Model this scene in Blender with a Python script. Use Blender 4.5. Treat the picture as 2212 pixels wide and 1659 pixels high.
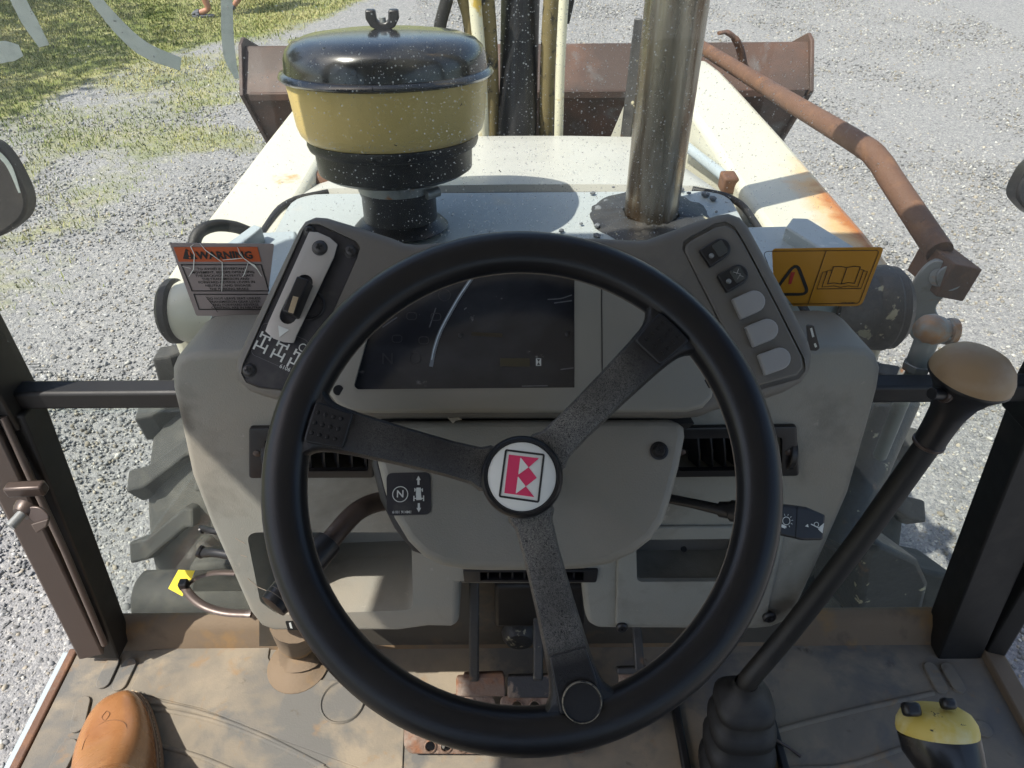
import bpy, bmesh, math, random
import numpy as np
from mathutils import Vector, Matrix, noise as mnoise

SC = bpy.context.scene
for _o in list(bpy.data.objects):
    bpy.data.objects.remove(_o, do_unlink=True)
COL = SC.collection
rad = math.radians
random.seed(7)

# ------------------------------------------------------------------ camera, sky, sun, exposure
EYE = Vector((0.0, 0.0, 2.10))           # phone held in the operator's seat, cab floor at 1.05 m
PITCH, ROLL = rad(40.0), rad(-0.45)
FOC = 1534.0                             # focal length in units of a 2212 x 1659 picture (25 mm equivalent)
cam_data = bpy.data.cameras.new('camera')
cam_data.sensor_width = 36.0
cam_data.lens = 36.0 * FOC / 2212.0
cam_data.clip_start = 0.01
cam_data.clip_end = 500.0
cam = bpy.data.objects.new('camera', cam_data)
COL.objects.link(cam)
CAM_R = Matrix.Rotation(math.pi / 2 - PITCH, 3, 'X') @ Matrix.Rotation(ROLL, 3, 'Z')
cam.matrix_world = Matrix.Translation(EYE) @ CAM_R.to_4x4()
SC.camera = cam

SUN_EL, SUN_AZ = rad(57.0), rad(25.0)    # sun stands to the left of the machine, a little behind it
SUN_DIR = Vector((-math.cos(SUN_EL) * math.cos(SUN_AZ), -math.cos(SUN_EL) * math.sin(SUN_AZ), math.sin(SUN_EL)))
sun_data = bpy.data.lights.new('sun', 'SUN')
sun_data.energy = 4.3
sun_data.angle = rad(0.53)
sun_data.color = (1.0, 0.95, 0.87)
sun = bpy.data.objects.new('sun', sun_data)
sun.rotation_euler = SUN_DIR.to_track_quat('Z', 'Y').to_euler()
sun.location = (-6, -3, 9)
COL.objects.link(sun)

world = bpy.data.worlds.new('World')
SC.world = world
world.use_nodes = True
_wn = world.node_tree.nodes
_bg = _wn['Background']
_sky = _wn.new('ShaderNodeTexSky')
_sky.sky_type = 'NISHITA'
_sky.sun_disc = False
_sky.sun_elevation = SUN_EL
_sky.sun_rotation = math.atan2(SUN_DIR.x, SUN_DIR.y)
_sky.air_density = 1.0
_sky.dust_density = 2.4
_sky.ozone_density = 0.9
world.node_tree.links.new(_sky.outputs[0], _bg.inputs[0])
_bg.inputs[1].default_value = 0.15

SC.view_settings.view_transform = 'Standard'
SC.view_settings.look = 'None'
SC.view_settings.gamma = 1.0
SC.view_settings.use_curve_mapping = False
SC.view_settings.exposure = 0.62
SC.cycles.max_bounces = 6
SC.cycles.diffuse_bounces = 3
SC.cycles.glossy_bounces = 3
SC.cycles.use_adaptive_sampling = True
SC.cycles.adaptive_threshold = 0.025
SC.cycles.transparent_max_bounces = 12
SC.cycles.caustics_reflective = False
SC.cycles.caustics_refractive = False
SC.cycles.use_denoising = True

# ------------------------------------------------------------------ measuring: photo position -> point on a real surface
def ray(px, py):
    return CAM_R @ Vector(((px - 1106.0) / FOC, (829.5 - py) / FOC, -1.0))
def on(px, py, p, n):
    d = ray(px, py)
    return EYE + d * ((Vector(p) - EYE).dot(n) / d.dot(n))
def at_d(px, py, d): return EYE + ray(px, py) * d
def at_x(px, py, x): return on(px, py, (x, 0, 0), Vector((1, 0, 0)))
def at_y(px, py, y): return on(px, py, (0, y, 0), Vector((0, 1, 0)))
def at_z(px, py, z): return on(px, py, (0, 0, z), Vector((0, 0, 1)))
def zw(x0, y0, w):
    s = w / 2212.0
    return lambda x, y: ((x0 + s * x) / 1.80832, (y0 + s * y) / 1.80832)

class Plane:
    def __init__(self, p, n, up=(0, 0, 1)):
        self.p = Vector(p); self.n = Vector(n).normalized()
        self.u = Vector(up).cross(self.n).normalized()
        self.v = self.n.cross(self.u).normalized()
    def hit(self, px, py, off=0.0):
        return on(px, py, self.p + self.n * off, self.n)
    def to2(self, q):
        d = Vector(q) - self.p
        return (d.dot(self.u), d.dot(self.v))
    def to3(self, a, b, off=0.0):
        return self.p + self.u * a + self.v * b + self.n * off

# ------------------------------------------------------------------ materials
MATS = {}
def node(nt, kind, **kw):
    n = nt.nodes.new(kind)
    for k, v in kw.items():
        setattr(n, k, v)
    return n
def ramp(nt, src, a, b):
    m = node(nt, 'ShaderNodeMapRange'); m.clamp = True
    m.inputs['From Min'].default_value = a; m.inputs['From Max'].default_value = b
    nt.links.new(src, m.inputs['Value'])
    return m.outputs['Result']
def mixc(nt, f, a, b):
    m = node(nt, 'ShaderNodeMix', data_type='RGBA')
    for sock, val in ((m.inputs[0], f), (m.inputs[6], a), (m.inputs[7], b)):
        if hasattr(val, 'links') or isinstance(val, bpy.types.NodeSocket):
            nt.links.new(val, sock)
        elif isinstance(val, (int, float)):
            sock.default_value = val
        else:
            sock.default_value = (val[0], val[1], val[2], 1)
    return m.outputs[2]
def noise_out(nt, co, scale, detail=4.0, rough=0.55, dist=0.0):
    t = node(nt, 'ShaderNodeTexNoise')
    t.inputs['Scale'].default_value = scale; t.inputs['Detail'].default_value = detail
    t.inputs['Roughness'].default_value = rough; t.inputs['Distortion'].default_value = dist
    nt.links.new(co, t.inputs['Vector'])
    return t.outputs[0]
def mat(name, col, rough=0.5, metal=0.0, var=0.12, vscale=14.0, layers=(), bump=0.0, bscale=300.0, bdist=0.002,
        rvar=0.1, coat=0.0, spec=0.5, stretch=None, bump2=None):
    """base colour with broad variation, then layers (colour, scale, lo, hi, detail[, roughness]) of stain or wear, plus fine relief"""
    if name in MATS: return MATS[name]
    m = bpy.data.materials.new(name); m.use_nodes = True
    nt = m.node_tree; b = nt.nodes['Principled BSDF']
    tc = node(nt, 'ShaderNodeTexCoord'); co = tc.outputs['Object']
    if stretch:
        mp = node(nt, 'ShaderNodeMapping'); mp.inputs['Scale'].default_value = stretch
        nt.links.new(co, mp.inputs[0]); co = mp.outputs[0]
    c = mixc(nt, noise_out(nt, co, vscale, 5), [x * (1 - var) for x in col], [min(1, x * (1 + var)) for x in col])
    rsock = None
    for L in layers:
        f = ramp(nt, noise_out(nt, co, L[1], min(5, L[4]) if len(L) > 4 else 4, 0.6, 0.3), L[2], L[3])
        c = mixc(nt, f, c, L[0])
    nt.links.new(c, b.inputs['Base Color'])
    r = node(nt, 'ShaderNodeMapRange')
    r.inputs['To Min'].default_value = max(0.02, rough - rvar); r.inputs['To Max'].default_value = min(1, rough + rvar)
    nt.links.new(noise_out(nt, co, vscale * 2.3, 2), r.inputs['Value'])
    nt.links.new(r.outputs[0], b.inputs['Roughness'])
    b.inputs['Metallic'].default_value = metal
    b.inputs['Specular IOR Level'].default_value = spec
    b.inputs['Coat Weight'].default_value = coat
    if bump:
        bp = node(nt, 'ShaderNodeBump'); bp.inputs['Strength'].default_value = bump; bp.inputs['Distance'].default_value = bdist
        nt.links.new(noise_out(nt, co, bscale, 2, 0.6), bp.inputs['Height'])
        last = bp.outputs[0]
        if bump2:
            b2 = node(nt, 'ShaderNodeBump'); b2.inputs['Strength'].default_value = bump2[0]; b2.inputs['Distance'].default_value = bump2[2]
            nt.links.new(noise_out(nt, co, bump2[1], 4, 0.6), b2.inputs['Height'])
            nt.links.new(last, b2.inputs['Normal']); last = b2.outputs[0]
        nt.links.new(last, b.inputs['Normal'])
    MATS[name] = m
    return m

RUST = (0.20, 0.078, 0.035); RUST_D = (0.085, 0.035, 0.02); RUST_O = (0.42, 0.17, 0.045)
DUST = (0.36, 0.30, 0.22)
M_dash = mat('moulded_grey_plastic', (0.238, 0.236, 0.206), 0.56, var=0.08, vscale=7, bump=0.5, bscale=650, bdist=0.0008,
             layers=[((0.265, 0.24, 0.195), 6, 0.46, 0.74, 5), ((0.14, 0.132, 0.11), 10, 0.54, 0.76, 5), ((0.30, 0.28, 0.24), 60, 0.67, 0.71, 5)])
M_binn = mat('binnacle_brown_grey_plastic', (0.135, 0.124, 0.106), 0.55, var=0.06, vscale=9, bump=0.35, bscale=1000, bdist=0.0005,
             layers=[((0.19, 0.17, 0.14), 12, 0.56, 0.80, 5)])
M_face = mat('cluster_face_plastic', (0.232, 0.220, 0.183), 0.54, var=0.05, vscale=9, bump=0.15, bscale=900, bdist=0.0004,
             layers=[((0.26, 0.235, 0.19), 10, 0.55, 0.80, 6)])
M_shroud = mat('column_shroud_plastic', (0.240, 0.228, 0.190), 0.54, var=0.06, vscale=8, bump=0.5, bscale=700, bdist=0.0007,
               layers=[((0.28, 0.25, 0.205), 8, 0.46, 0.74, 5), ((0.12, 0.085, 0.075), 11, 0.7, 0.85, 6)])
M_black = mat('black_satin_plastic', (0.011, 0.011, 0.0125), 0.38, var=0.15, vscale=20, bump=0.1, bscale=800, bdist=0.0004,
              layers=[((0.030, 0.028, 0.026), 25, 0.58, 0.85, 6)])
M_matte = mat('matte_black_paint', (0.0095, 0.009, 0.0088), 0.55, var=0.2, vscale=15, bump=0.15, bscale=300, bdist=0.0006,
              layers=[((0.030, 0.025, 0.020), 14, 0.58, 0.82, 6)])
M_void = mat('dark_cavity_tone', (0.010, 0.010, 0.010), 0.8, var=0.2)  # near-black tone painting the shade in holes, gaps and vents
M_panelblk = mat('dusty_black_panel', (0.020, 0.020, 0.024), 0.5, var=0.2, vscale=30,
                 layers=[((0.07, 0.066, 0.06), 35, 0.55, 0.85, 8)], bump=0.1, bscale=600, bdist=0.0004)
M_steel = mat('brushed_plate_steel', (0.42, 0.395, 0.36), 0.5, metal=0.15, var=0.06, vscale=25,
              layers=[((0.30, 0.22, 0.13), 16, 0.62, 0.85, 6)], bump=0.05, bscale=500, bdist=0.0003)
M_screw = mat('dark_screw_steel', (0.06, 0.057, 0.055), 0.42, metal=0.7, var=0.2, vscale=60)
M_white = mat('white_print', (0.62, 0.64, 0.60), 0.6, var=0.05, vscale=60)
M_btn = mat('grey_button_blank', (0.30, 0.295, 0.285), 0.5, var=0.06, vscale=30, bump=0.1, bscale=800, bdist=0.0003,
            layers=[((0.30, 0.28, 0.245), 30, 0.55, 0.8, 5)])
M_cream = mat('cream_loader_paint', (0.55, 0.535, 0.435), 0.38, var=0.05, vscale=3, spec=0.5, bump=0.05, bscale=60, bdist=0.001,
              layers=[((0.50, 0.34, 0.16), 5.0, 0.66, 0.80, 8), ((0.35, 0.15, 0.05), 9.0, 0.73, 0.80, 8), ((0.06, 0.055, 0.05), 70, 0.745, 0.76, 3)])
M_cream_rust = mat('cream_paint_rust_bleed', (0.72, 0.70, 0.58), 0.45, var=0.05, vscale=4, bump=0.1, bscale=60, bdist=0.001,
              layers=[((0.62, 0.36, 0.13), 7.0, 0.40, 0.66, 8), ((0.36, 0.14, 0.045), 11.0, 0.56, 0.70, 8)])
M_hood = mat('white_hood_paint', (0.52, 0.515, 0.465), 0.35, var=0.03, vscale=4, spec=0.5,
             layers=[((0.05, 0.045, 0.04), 110, 0.735, 0.75, 2), ((0.45, 0.40, 0.32), 14, 0.70, 0.80, 6)])
M_cowl = mat('blue_grey_cowl_paint', (0.38, 0.41, 0.40), 0.4, var=0.05, vscale=6,
             layers=[((0.52, 0.44, 0.30), 9, 0.62, 0.82, 7), ((0.10, 0.075, 0.05), 120, 0.72, 0.74, 2)])
M_tower = mat('blue_grey_tower_steel', (0.36, 0.41, 0.43), 0.42, var=0.08, vscale=10,
              layers=[((0.52, 0.54, 0.52), 40, 0.66, 0.72, 5), ((0.36, 0.20, 0.09), 18, 0.68, 0.8, 7)])
M_rust = mat('rusty_bar', (0.125, 0.064, 0.038), 0.72, var=0.25, vscale=14, bump=0.4, bscale=200, bdist=0.0016,
             layers=[((0.075, 0.045, 0.034), 7, 0.55, 0.68, 7), ((0.20, 0.098, 0.047), 26, 0.54, 0.75, 7), ((0.14, 0.125, 0.10), 9, 0.64, 0.72, 7), ((0.05, 0.03, 0.022), 60, 0.64, 0.72, 5)])
M_bucket = mat('rusty_bucket_plate', (0.058, 0.038, 0.029), 0.6, var=0.2, vscale=3, bump=0.2, bscale=90, bdist=0.002,
               layers=[((0.118, 0.062, 0.040), 3.2, 0.46, 0.68, 8), ((0.14, 0.15, 0.15), 4.2, 0.58, 0.74, 8), (RUST_D, 2.5, 0.62, 0.8, 6)])
M_exh = mat('streaked_exhaust_steel', (0.31, 0.285, 0.24), 0.27, metal=0.85, var=0.2, vscale=7, bump=0.1, bscale=160, bdist=0.001, stretch=(2.6, 2.6, 0.26),
            layers=[((0.14, 0.095, 0.058), 13, 0.46, 0.62, 6), ((0.42, 0.40, 0.36), 20, 0.58, 0.70, 4), ((0.10, 0.035, 0.016), 12, 0.66, 0.72, 6)])  # upright brown and pale streaks paint reflections on the metal, besides rust
M_bowl = mat('amber_precleaner_bowl', (0.58, 0.43, 0.165), 0.33, var=0.08, vscale=5, spec=0.5)
M_lid = mat('gloss_black_lid', (0.012, 0.013, 0.016), 0.20, var=0.1, vscale=30, rvar=0.06, spec=0.6, coat=0.25,
            layers=[((0.05, 0.048, 0.042), 9, 0.45, 0.75, 5), ((0.10, 0.095, 0.08), 60, 0.68, 0.76, 4)])
M_rubber = mat('black_rubber', (0.014, 0.0135, 0.013), 0.6, var=0.2, vscale=15, bump=0.15, bscale=250, bdist=0.001,
               layers=[((0.045, 0.042, 0.037), 13, 0.55, 0.8, 6)])
M_tyre = mat('dusty_tyre_rubber', (0.040, 0.040, 0.037), 0.8, var=0.2, vscale=8, bump=0.2, bscale=120, bdist=0.002,
             layers=[((0.10, 0.094, 0.078), 9, 0.45, 0.7, 6)])
M_grime = mat('greasy_grey_steel', (0.042, 0.041, 0.039), 0.5, var=0.3, vscale=12, bump=0.5, bscale=90, bdist=0.003,
              layers=[((0.022, 0.022, 0.022), 14, 0.55, 0.66, 7), ((0.42, 0.385, 0.26), 34, 0.64, 0.67, 6), ((0.12, 0.07, 0.04), 18, 0.62, 0.70, 6)])
M_zinc = mat('dull_zinc_steel', (0.27, 0.28, 0.275), 0.45, metal=0.4, var=0.15, vscale=30, bump=0.1, bscale=250, bdist=0.0006,
             layers=[((0.34, 0.15, 0.06), 28, 0.62, 0.72, 7), ((0.14, 0.12, 0.10), 18, 0.6, 0.75, 6)])
M_zrust = mat('rust_capped_steel', (0.30, 0.29, 0.26), 0.5, metal=0.3, var=0.1, vscale=20, layers=[((0.42, 0.20, 0.075), 26, 0.42, 0.6, 7)])
M_floor = mat('dusty_rubber_floor', (0.175, 0.155, 0.124), 0.85, var=0.14, vscale=6, bump=0.25, bscale=420, bdist=0.0012, bump2=(0.3, 30, 0.002),
              layers=[((0.26, 0.218, 0.158), 6, 0.42, 0.60, 8), ((0.125, 0.122, 0.112), 9, 0.48, 0.60, 8), ((0.25, 0.155, 0.075), 26, 0.60, 0.78, 8),
                      ((0.10, 0.085, 0.065), 30, 0.66, 0.76, 8)])
M_sill = mat('dirt_caked_sill', (0.17, 0.125, 0.082), 0.85, var=0.15, vscale=9, bump=0.3, bscale=240, bdist=0.0015,
             layers=[((0.25, 0.15, 0.06), 13, 0.52, 0.7, 8), ((0.07, 0.055, 0.042), 9, 0.6, 0.75, 8)])
M_pillar = mat('brown_black_cab_paint', (0.011, 0.0105, 0.010), 0.55, var=0.2, vscale=10, bump=0.12, bscale=220, bdist=0.0008,
               layers=[((0.028, 0.024, 0.020), 6, 0.5, 0.75, 7), ((0.25, 0.12, 0.035), 34, 0.71, 0.76, 6)])
M_pillin = mat('brown_door_edge_paint', (0.105, 0.082, 0.07), 0.55, var=0.1, vscale=8, bump=0.1, bscale=220, bdist=0.0008,
               layers=[((0.25, 0.13, 0.04), 30, 0.70, 0.76, 6)])
M_joy = mat('gloss_black_grip', (0.012, 0.012, 0.013), 0.24, var=0.1, vscale=40, rvar=0.08)
M_pedal = mat('rusted_pedal_plate', (0.16, 0.105, 0.075), 0.7, var=0.2, vscale=30, bump=0.6, bscale=170, bdist=0.0025,
              layers=[((0.24, 0.19, 0.15), 24, 0.48, 0.62, 8), ((0.19, 0.075, 0.03), 28, 0.52, 0.66, 8), ((0.07, 0.035, 0.022), 40, 0.60, 0.70, 6)])
M_rod = mat('worn_brown_rod', (0.075, 0.055, 0.046), 0.38, metal=0.35, var=0.2, vscale=40, layers=[((0.20, 0.17, 0.15), 60, 0.62, 0.75, 5)])
M_tan = mat('worn_tan_knob', (0.29, 0.19, 0.098), 0.5, var=0.1, vscale=22, layers=[((0.35, 0.26, 0.165), 18, 0.45, 0.72, 4), ((0.19, 0.14, 0.09), 20, 0.58, 0.80, 4)],
            bump=0.08, bscale=500, bdist=0.0004)
M_yel = mat('worn_yellow_cap', (0.60, 0.46, 0.10), 0.5, var=0.08, vscale=30, layers=[((0.66, 0.60, 0.33), 24, 0.5, 0.72, 6), ((0.02, 0.02, 0.02), 38, 0.655, 0.67, 5)])
M_leather = mat('tan_boot_leather', (0.30, 0.138, 0.055), 0.28, var=0.16, vscale=18, bump=0.15, bscale=260, bdist=0.0006,
                layers=[((0.22, 0.085, 0.028), 20, 0.56, 0.78, 6), ((0.45, 0.22, 0.09), 14, 0.58, 0.8, 5)])
M_sole = mat('boot_sole_leather', (0.21, 0.135, 0.085), 0.7, var=0.15, vscale=40)
M_thread = mat('dark_stitch_thread', (0.17, 0.08, 0.033), 0.8)
M_orange = mat('orange_label_print', (0.46, 0.088, 0.02), 0.45, var=0.05, vscale=40)
M_label = mat('faded_label_vinyl', (0.25, 0.215, 0.205), 0.5, var=0.06, vscale=40)
M_amber = mat('amber_label_vinyl', (0.46, 0.21, 0.012), 0.4, var=0.08, vscale=18, layers=[((0.42, 0.19, 0.015), 20, 0.55, 0.8, 6)])
M_ink = mat('black_label_ink', (0.012, 0.012, 0.012), 0.5, var=0.1)
M_red = mat('red_label_print', (0.40, 0.03, 0.025), 0.5)
M_tag = mat('yellow_paper_tag', (0.75, 0.62, 0.045), 0.7, var=0.05, vscale=40)
M_wlogo = mat('emblem_white', (0.66, 0.65, 0.59), 0.45, var=0.04, vscale=60, layers=[((0.50, 0.44, 0.33), 90, 0.66, 0.8, 5)])
M_pink = mat('emblem_pink', (0.62, 0.032, 0.105), 0.45, var=0.04, vscale=80)
M_hosetan = mat('mud_coated_hose', (0.17, 0.135, 0.06), 0.7, var=0.2, vscale=30, layers=[((0.03, 0.028, 0.022), 26, 0.54, 0.64, 6)])
M_hosecr = mat('cream_painted_pipe', (0.60, 0.58, 0.44), 0.45, var=0.08, vscale=20, layers=[((0.52, 0.36, 0.07), 18, 0.55, 0.68, 6)])
M_lcd = mat('hour_meter_lcd', (0.05, 0.042, 0.022), 0.35, var=0.1, vscale=90)
M_leaf = mat('dry_leaf', (0.36, 0.31, 0.23), 0.8, var=0.2, vscale=90)
M_skin = mat('bare_skin', (0.42, 0.20, 0.125), 0.5, var=0.1, vscale=12)  # one even skin colour
M_cloth = mat('dark_blue_cotton', (0.045, 0.055, 0.085), 0.85, var=0.15, vscale=30)
M_sandal = mat('grey_sandal', (0.105, 0.11, 0.125), 0.75, var=0.15, vscale=60)
M_hair = mat('brown_hair', (0.05, 0.03, 0.018), 0.7, var=0.3, vscale=60)
M_bark = mat('tree_bark', (0.12, 0.09, 0.065), 0.9, var=0.3, vscale=10, bump=0.6, bscale=30, bdist=0.02)
M_leafg = mat('tree_leaf', (0.055, 0.095, 0.028), 0.6, var=0.35, vscale=3)
M_roof = mat('cream_cab_roof', (0.62, 0.60, 0.50), 0.5, var=0.05, vscale=3)
M_lining = mat('pale_bounce_lining', (0.66, 0.63, 0.58), 0.9, var=0.05, vscale=5)

def wheel_material(name, dusty, centre=(0, 0, 0)):
    """black moulded polyurethane; the spokes have a wrinkled grain with pale dust caught in the grooves"""
    m = bpy.data.materials.new(name); m.use_nodes = True
    nt = m.node_tree; b = nt.nodes['Principled BSDF']; co = node(nt, 'ShaderNodeTexCoord').outputs['Object']
    base = mixc(nt, noise_out(nt, co, 22, 5), (0.0045, 0.0048, 0.0065), (0.009, 0.009, 0.0105))
    n = noise_out(nt, co, 760 if dusty else 520, 2, 0.5, 1.6)
    if dusty:
        lines = node(nt, 'ShaderNodeMath', operation='ABSOLUTE')
        sub = node(nt, 'ShaderNodeMath', operation='SUBTRACT'); sub.inputs[1].default_value = 0.5
        nt.links.new(n, sub.inputs[0]); nt.links.new(sub.outputs[0], lines.inputs[0])
        groove = ramp(nt, lines.outputs[0], 0.13, 0.0)
        patch = ramp(nt, noise_out(nt, co, 14, 3), 0.15, 0.75)
        mul = node(nt, 'ShaderNodeMath', operation='MULTIPLY')
        nt.links.new(groove, mul.inputs[0]); nt.links.new(patch, mul.inputs[1])
        vd = node(nt, 'ShaderNodeVectorMath', operation='DISTANCE'); vd.inputs[1].default_value = centre; nt.links.new(co, vd.inputs[0])
        reach = ramp(nt, vd.outputs['Value'], 0.142, 0.118)
        sx = node(nt, 'ShaderNodeSeparateXYZ'); nt.links.new(co, sx.inputs[0])
        side = node(nt, 'ShaderNodeMapRange'); side.inputs['From Min'].default_value = centre[0] - 0.06; side.inputs['From Max'].default_value = centre[0] - 0.01
        side.inputs['To Min'].default_value = 0.30; side.inputs['To Max'].default_value = 0.95; nt.links.new(sx.outputs[0], side.inputs['Value'])
        m1 = node(nt, 'ShaderNodeMath', operation='MULTIPLY'); nt.links.new(mul.outputs[0], m1.inputs[0]); nt.links.new(reach, m1.inputs[1])
        m2 = node(nt, 'ShaderNodeMath', operation='MULTIPLY'); nt.links.new(m1.outputs[0], m2.inputs[0]); nt.links.new(side.outputs[0], m2.inputs[1])
        base = mixc(nt, m2.outputs[0], base, (0.26, 0.245, 0.215))
    else:
        film = ramp(nt, noise_out(nt, co, 9, 5), 0.50, 0.85)
        base = mixc(nt, film, base, (0.017, 0.016, 0.015))
    nt.links.new(base, b.inputs['Base Color'])
    r = node(nt, 'ShaderNodeMapRange'); b.inputs['Specular IOR Level'].default_value = 0.38; r.inputs['To Min'].default_value = 0.25; r.inputs['To Max'].default_value = 0.42
    nt.links.new(noise_out(nt, co, 30, 4), r.inputs['Value']); nt.links.new(r.outputs[0], b.inputs['Roughness'])
    bp = node(nt, 'ShaderNodeBump'); bp.inputs['Strength'].default_value = 0.5 if dusty else 0.16; bp.inputs['Distance'].default_value = 0.0006
    nt.links.new(n, bp.inputs['Height']); nt.links.new(bp.outputs[0], b.inputs['Normal'])
    return m
M_rim = wheel_material('steering_rim_rubber', False)

def glass_material(name, tint, dirt, dots=True, haze=(0.01, 0.05), centre=(0.05, 0.0, 2.0), reach=0.34):
    """clear pane: see-through with a Fresnel reflection; dust film and dried rain spots lie on it as diffuse specks"""
    m = bpy.data.materials.new(name); m.use_nodes = True
    nt = m.node_tree; nt.nodes.clear()
    out = node(nt, 'ShaderNodeOutputMaterial'); co = node(nt, 'ShaderNodeTexCoord').outputs['Object']
    tr = node(nt, 'ShaderNodeBsdfTransparent'); tr.inputs[0].default_value = (*tint, 1)
    gl = node(nt, 'ShaderNodeBsdfGlossy'); gl.inputs['Roughness'].default_value = 0.02
    lwt = node(nt, 'ShaderNodeLayerWeight'); lwt.inputs['Blend'].default_value = 0.5
    p5 = node(nt, 'ShaderNodeMath', operation='POWER'); p5.inputs[1].default_value = 5.0; nt.links.new(lwt.outputs['Facing'], p5.inputs[0])
    half = node(nt, 'ShaderNodeMath', operation='MULTIPLY_ADD'); half.inputs[1].default_value = 0.90; half.inputs[2].default_value = 0.022
    nt.links.new(p5.outputs[0], half.inputs[0])
    mx = node(nt, 'ShaderNodeMixShader'); nt.links.new(half.outputs[0], mx.inputs[0]); nt.links.new(tr.outputs[0], mx.inputs[1]); nt.links.new(gl.outputs[0], mx.inputs[2])
    df = node(nt, 'ShaderNodeBsdfDiffuse'); df.inputs[0].default_value = (*dirt, 1)
    tl = node(nt, 'ShaderNodeBsdfTranslucent'); tl.inputs[0].default_value = (*dirt, 1)
    dd = node(nt, 'ShaderNodeMixShader'); dd.inputs[0].default_value = 0.5
    nt.links.new(df.outputs[0], dd.inputs[1]); nt.links.new(tl.outputs[0], dd.inputs[2])
    film = node(nt, 'ShaderNodeMapRange'); film.inputs['To Min'].default_value = haze[0]; film.inputs['To Max'].default_value = haze[1]
    nt.links.new(noise_out(nt, co, 7, 2), film.inputs['Value'])
    fac = film.outputs[0]
    if dots:
        vd = node(nt, 'ShaderNodeVectorMath', operation='DISTANCE'); vd.inputs[1].default_value = centre
        nt.links.new(co, vd.inputs[0])
        near = ramp(nt, vd.outputs['Value'], reach, reach * 0.25)
        for sc, r0, amount in ((240, 0.25, 0.52), (420, 0.28, 0.38), (115, 0.11, 0.50)):
            vo = node(nt, 'ShaderNodeTexVoronoi'); vo.inputs['Scale'].default_value = sc; nt.links.new(co, vo.inputs['Vector'])
            dot = ramp(nt, vo.outputs['Distance'], r0, r0 * 0.55)
            sp = node(nt, 'ShaderNodeSeparateColor'); nt.links.new(vo.outputs['Color'], sp.inputs[0])
            thr = node(nt, 'ShaderNodeMath', operation='MULTIPLY_ADD'); thr.inputs[1].default_value = -0.46; thr.inputs[2].default_value = 0.985
            nt.links.new(near, thr.inputs[0])
            gt = node(nt, 'ShaderNodeMath', operation='GREATER_THAN'); nt.links.new(sp.outputs[0], gt.inputs[0]); nt.links.new(thr.outputs[0], gt.inputs[1])
            a = node(nt, 'ShaderNodeMath', operation='MULTIPLY'); nt.links.new(dot, a.inputs[0]); nt.links.new(gt.outputs[0], a.inputs[1])
            a2 = node(nt, 'ShaderNodeMath', operation='MULTIPLY'); a2.inputs[1].default_value = amount; nt.links.new(a.outputs[0], a2.inputs[0])
            ad = node(nt, 'ShaderNodeMath', operation='MAXIMUM'); nt.links.new(fac, ad.inputs[0]); nt.links.new(a2.outputs[0], ad.inputs[1])
            fac = ad.outputs[0]
    fin = node(nt, 'ShaderNodeMixShader'); nt.links.new(fac, fin.inputs[0]); nt.links.new(mx.outputs[0], fin.inputs[1]); nt.links.new(dd.outputs[0], fin.inputs[2])
    nt.links.new(fin.outputs[0], out.inputs[0])
    return m
M_clear = glass_material('clear_glass_face', (0.97, 0.985, 0.97), (0.8, 0.8, 0.8), dots=False, haze=(0.0, 0.0))
M_lowglass = glass_material('greenish_lower_glass', (0.93, 0.965, 0.94), (0.55, 0.60, 0.55), dots=False, haze=(0.03, 0.10))

def paint_marker():
    m = mat('white_paint_marker', (0.86, 0.88, 0.84), 0.7, var=0.05, vscale=90, layers=[((0.74, 0.77, 0.73), 120, 0.5, 0.7, 4)])
    nt = m.node_tree; b = nt.nodes['Principled BSDF']; out = nt.nodes['Material Output']
    tl = node(nt, 'ShaderNodeBsdfTranslucent'); nt.links.new(b.inputs['Base Color'].links[0].from_socket, tl.inputs[0])
    mx = node(nt, 'ShaderNodeMixShader'); mx.inputs[0].default_value = 0.5
    nt.links.new(b.outputs[0], mx.inputs[1]); nt.links.new(tl.outputs[0], mx.inputs[2]); nt.links.new(mx.outputs[0], out.inputs[0])
    return m
M_paint = paint_marker()
def screen_material():
    m = mat('smoked_instrument_screen', (0.016, 0.017, 0.021), 0.16, var=0.2, vscale=8, rvar=0.06, spec=0.55,
            layers=[((0.055, 0.058, 0.064), 7, 0.40, 0.75, 7), ((0.20, 0.20, 0.20), 42, 0.68, 0.74, 8)], stretch=(1, 1, 2.2))  # bluish layer paints dust together with its reflection; pale specks are dust
    return m
M_screen = screen_material()

# ------------------------------------------------------------------ mesh building
def make(name, verts, faces, m, parent=None, smooth=35, bev=0.0, seg=2, label=None, recalc=True):
    me = bpy.data.meshes.new(name)
    me.from_pydata([tuple(v) for v in verts], [], faces)
    if recalc:
        bm = bmesh.new(); bm.from_mesh(me); bmesh.ops.recalc_face_normals(bm, faces=bm.faces); bm.to_mesh(me); bm.free()
    return finish(name, me, m, parent, smooth, bev, seg, label)
def finish(name, me, m, parent=None, smooth=35, bev=0.0, seg=2, label=None):
    me.materials.clear(); me.materials.append(m)
    if smooth is not None:
        me.polygons.foreach_set('use_smooth', [True] * len(me.polygons))
        if smooth < 180: me.set_sharp_from_angle(angle=rad(smooth))
    o = bpy.data.objects.new(name, me)
    COL.objects.link(o)
    if parent is not None:
        o.parent = parent                          # every parent stands at the world origin of its mesh data, so data stay in metres of the place
        if parent.type == 'EMPTY' or parent.get('_loc'):
            o.matrix_parent_inverse = Matrix.Translation(parent.location).inverted()
    if bev > 0:
        b = o.modifiers.new('bevel', 'BEVEL'); b.width = bev; b.segments = seg; b.limit_method = 'ANGLE'; b.angle_limit = rad(38); b.harden_normals = False
    if label: o['label'] = label
    return o
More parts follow.
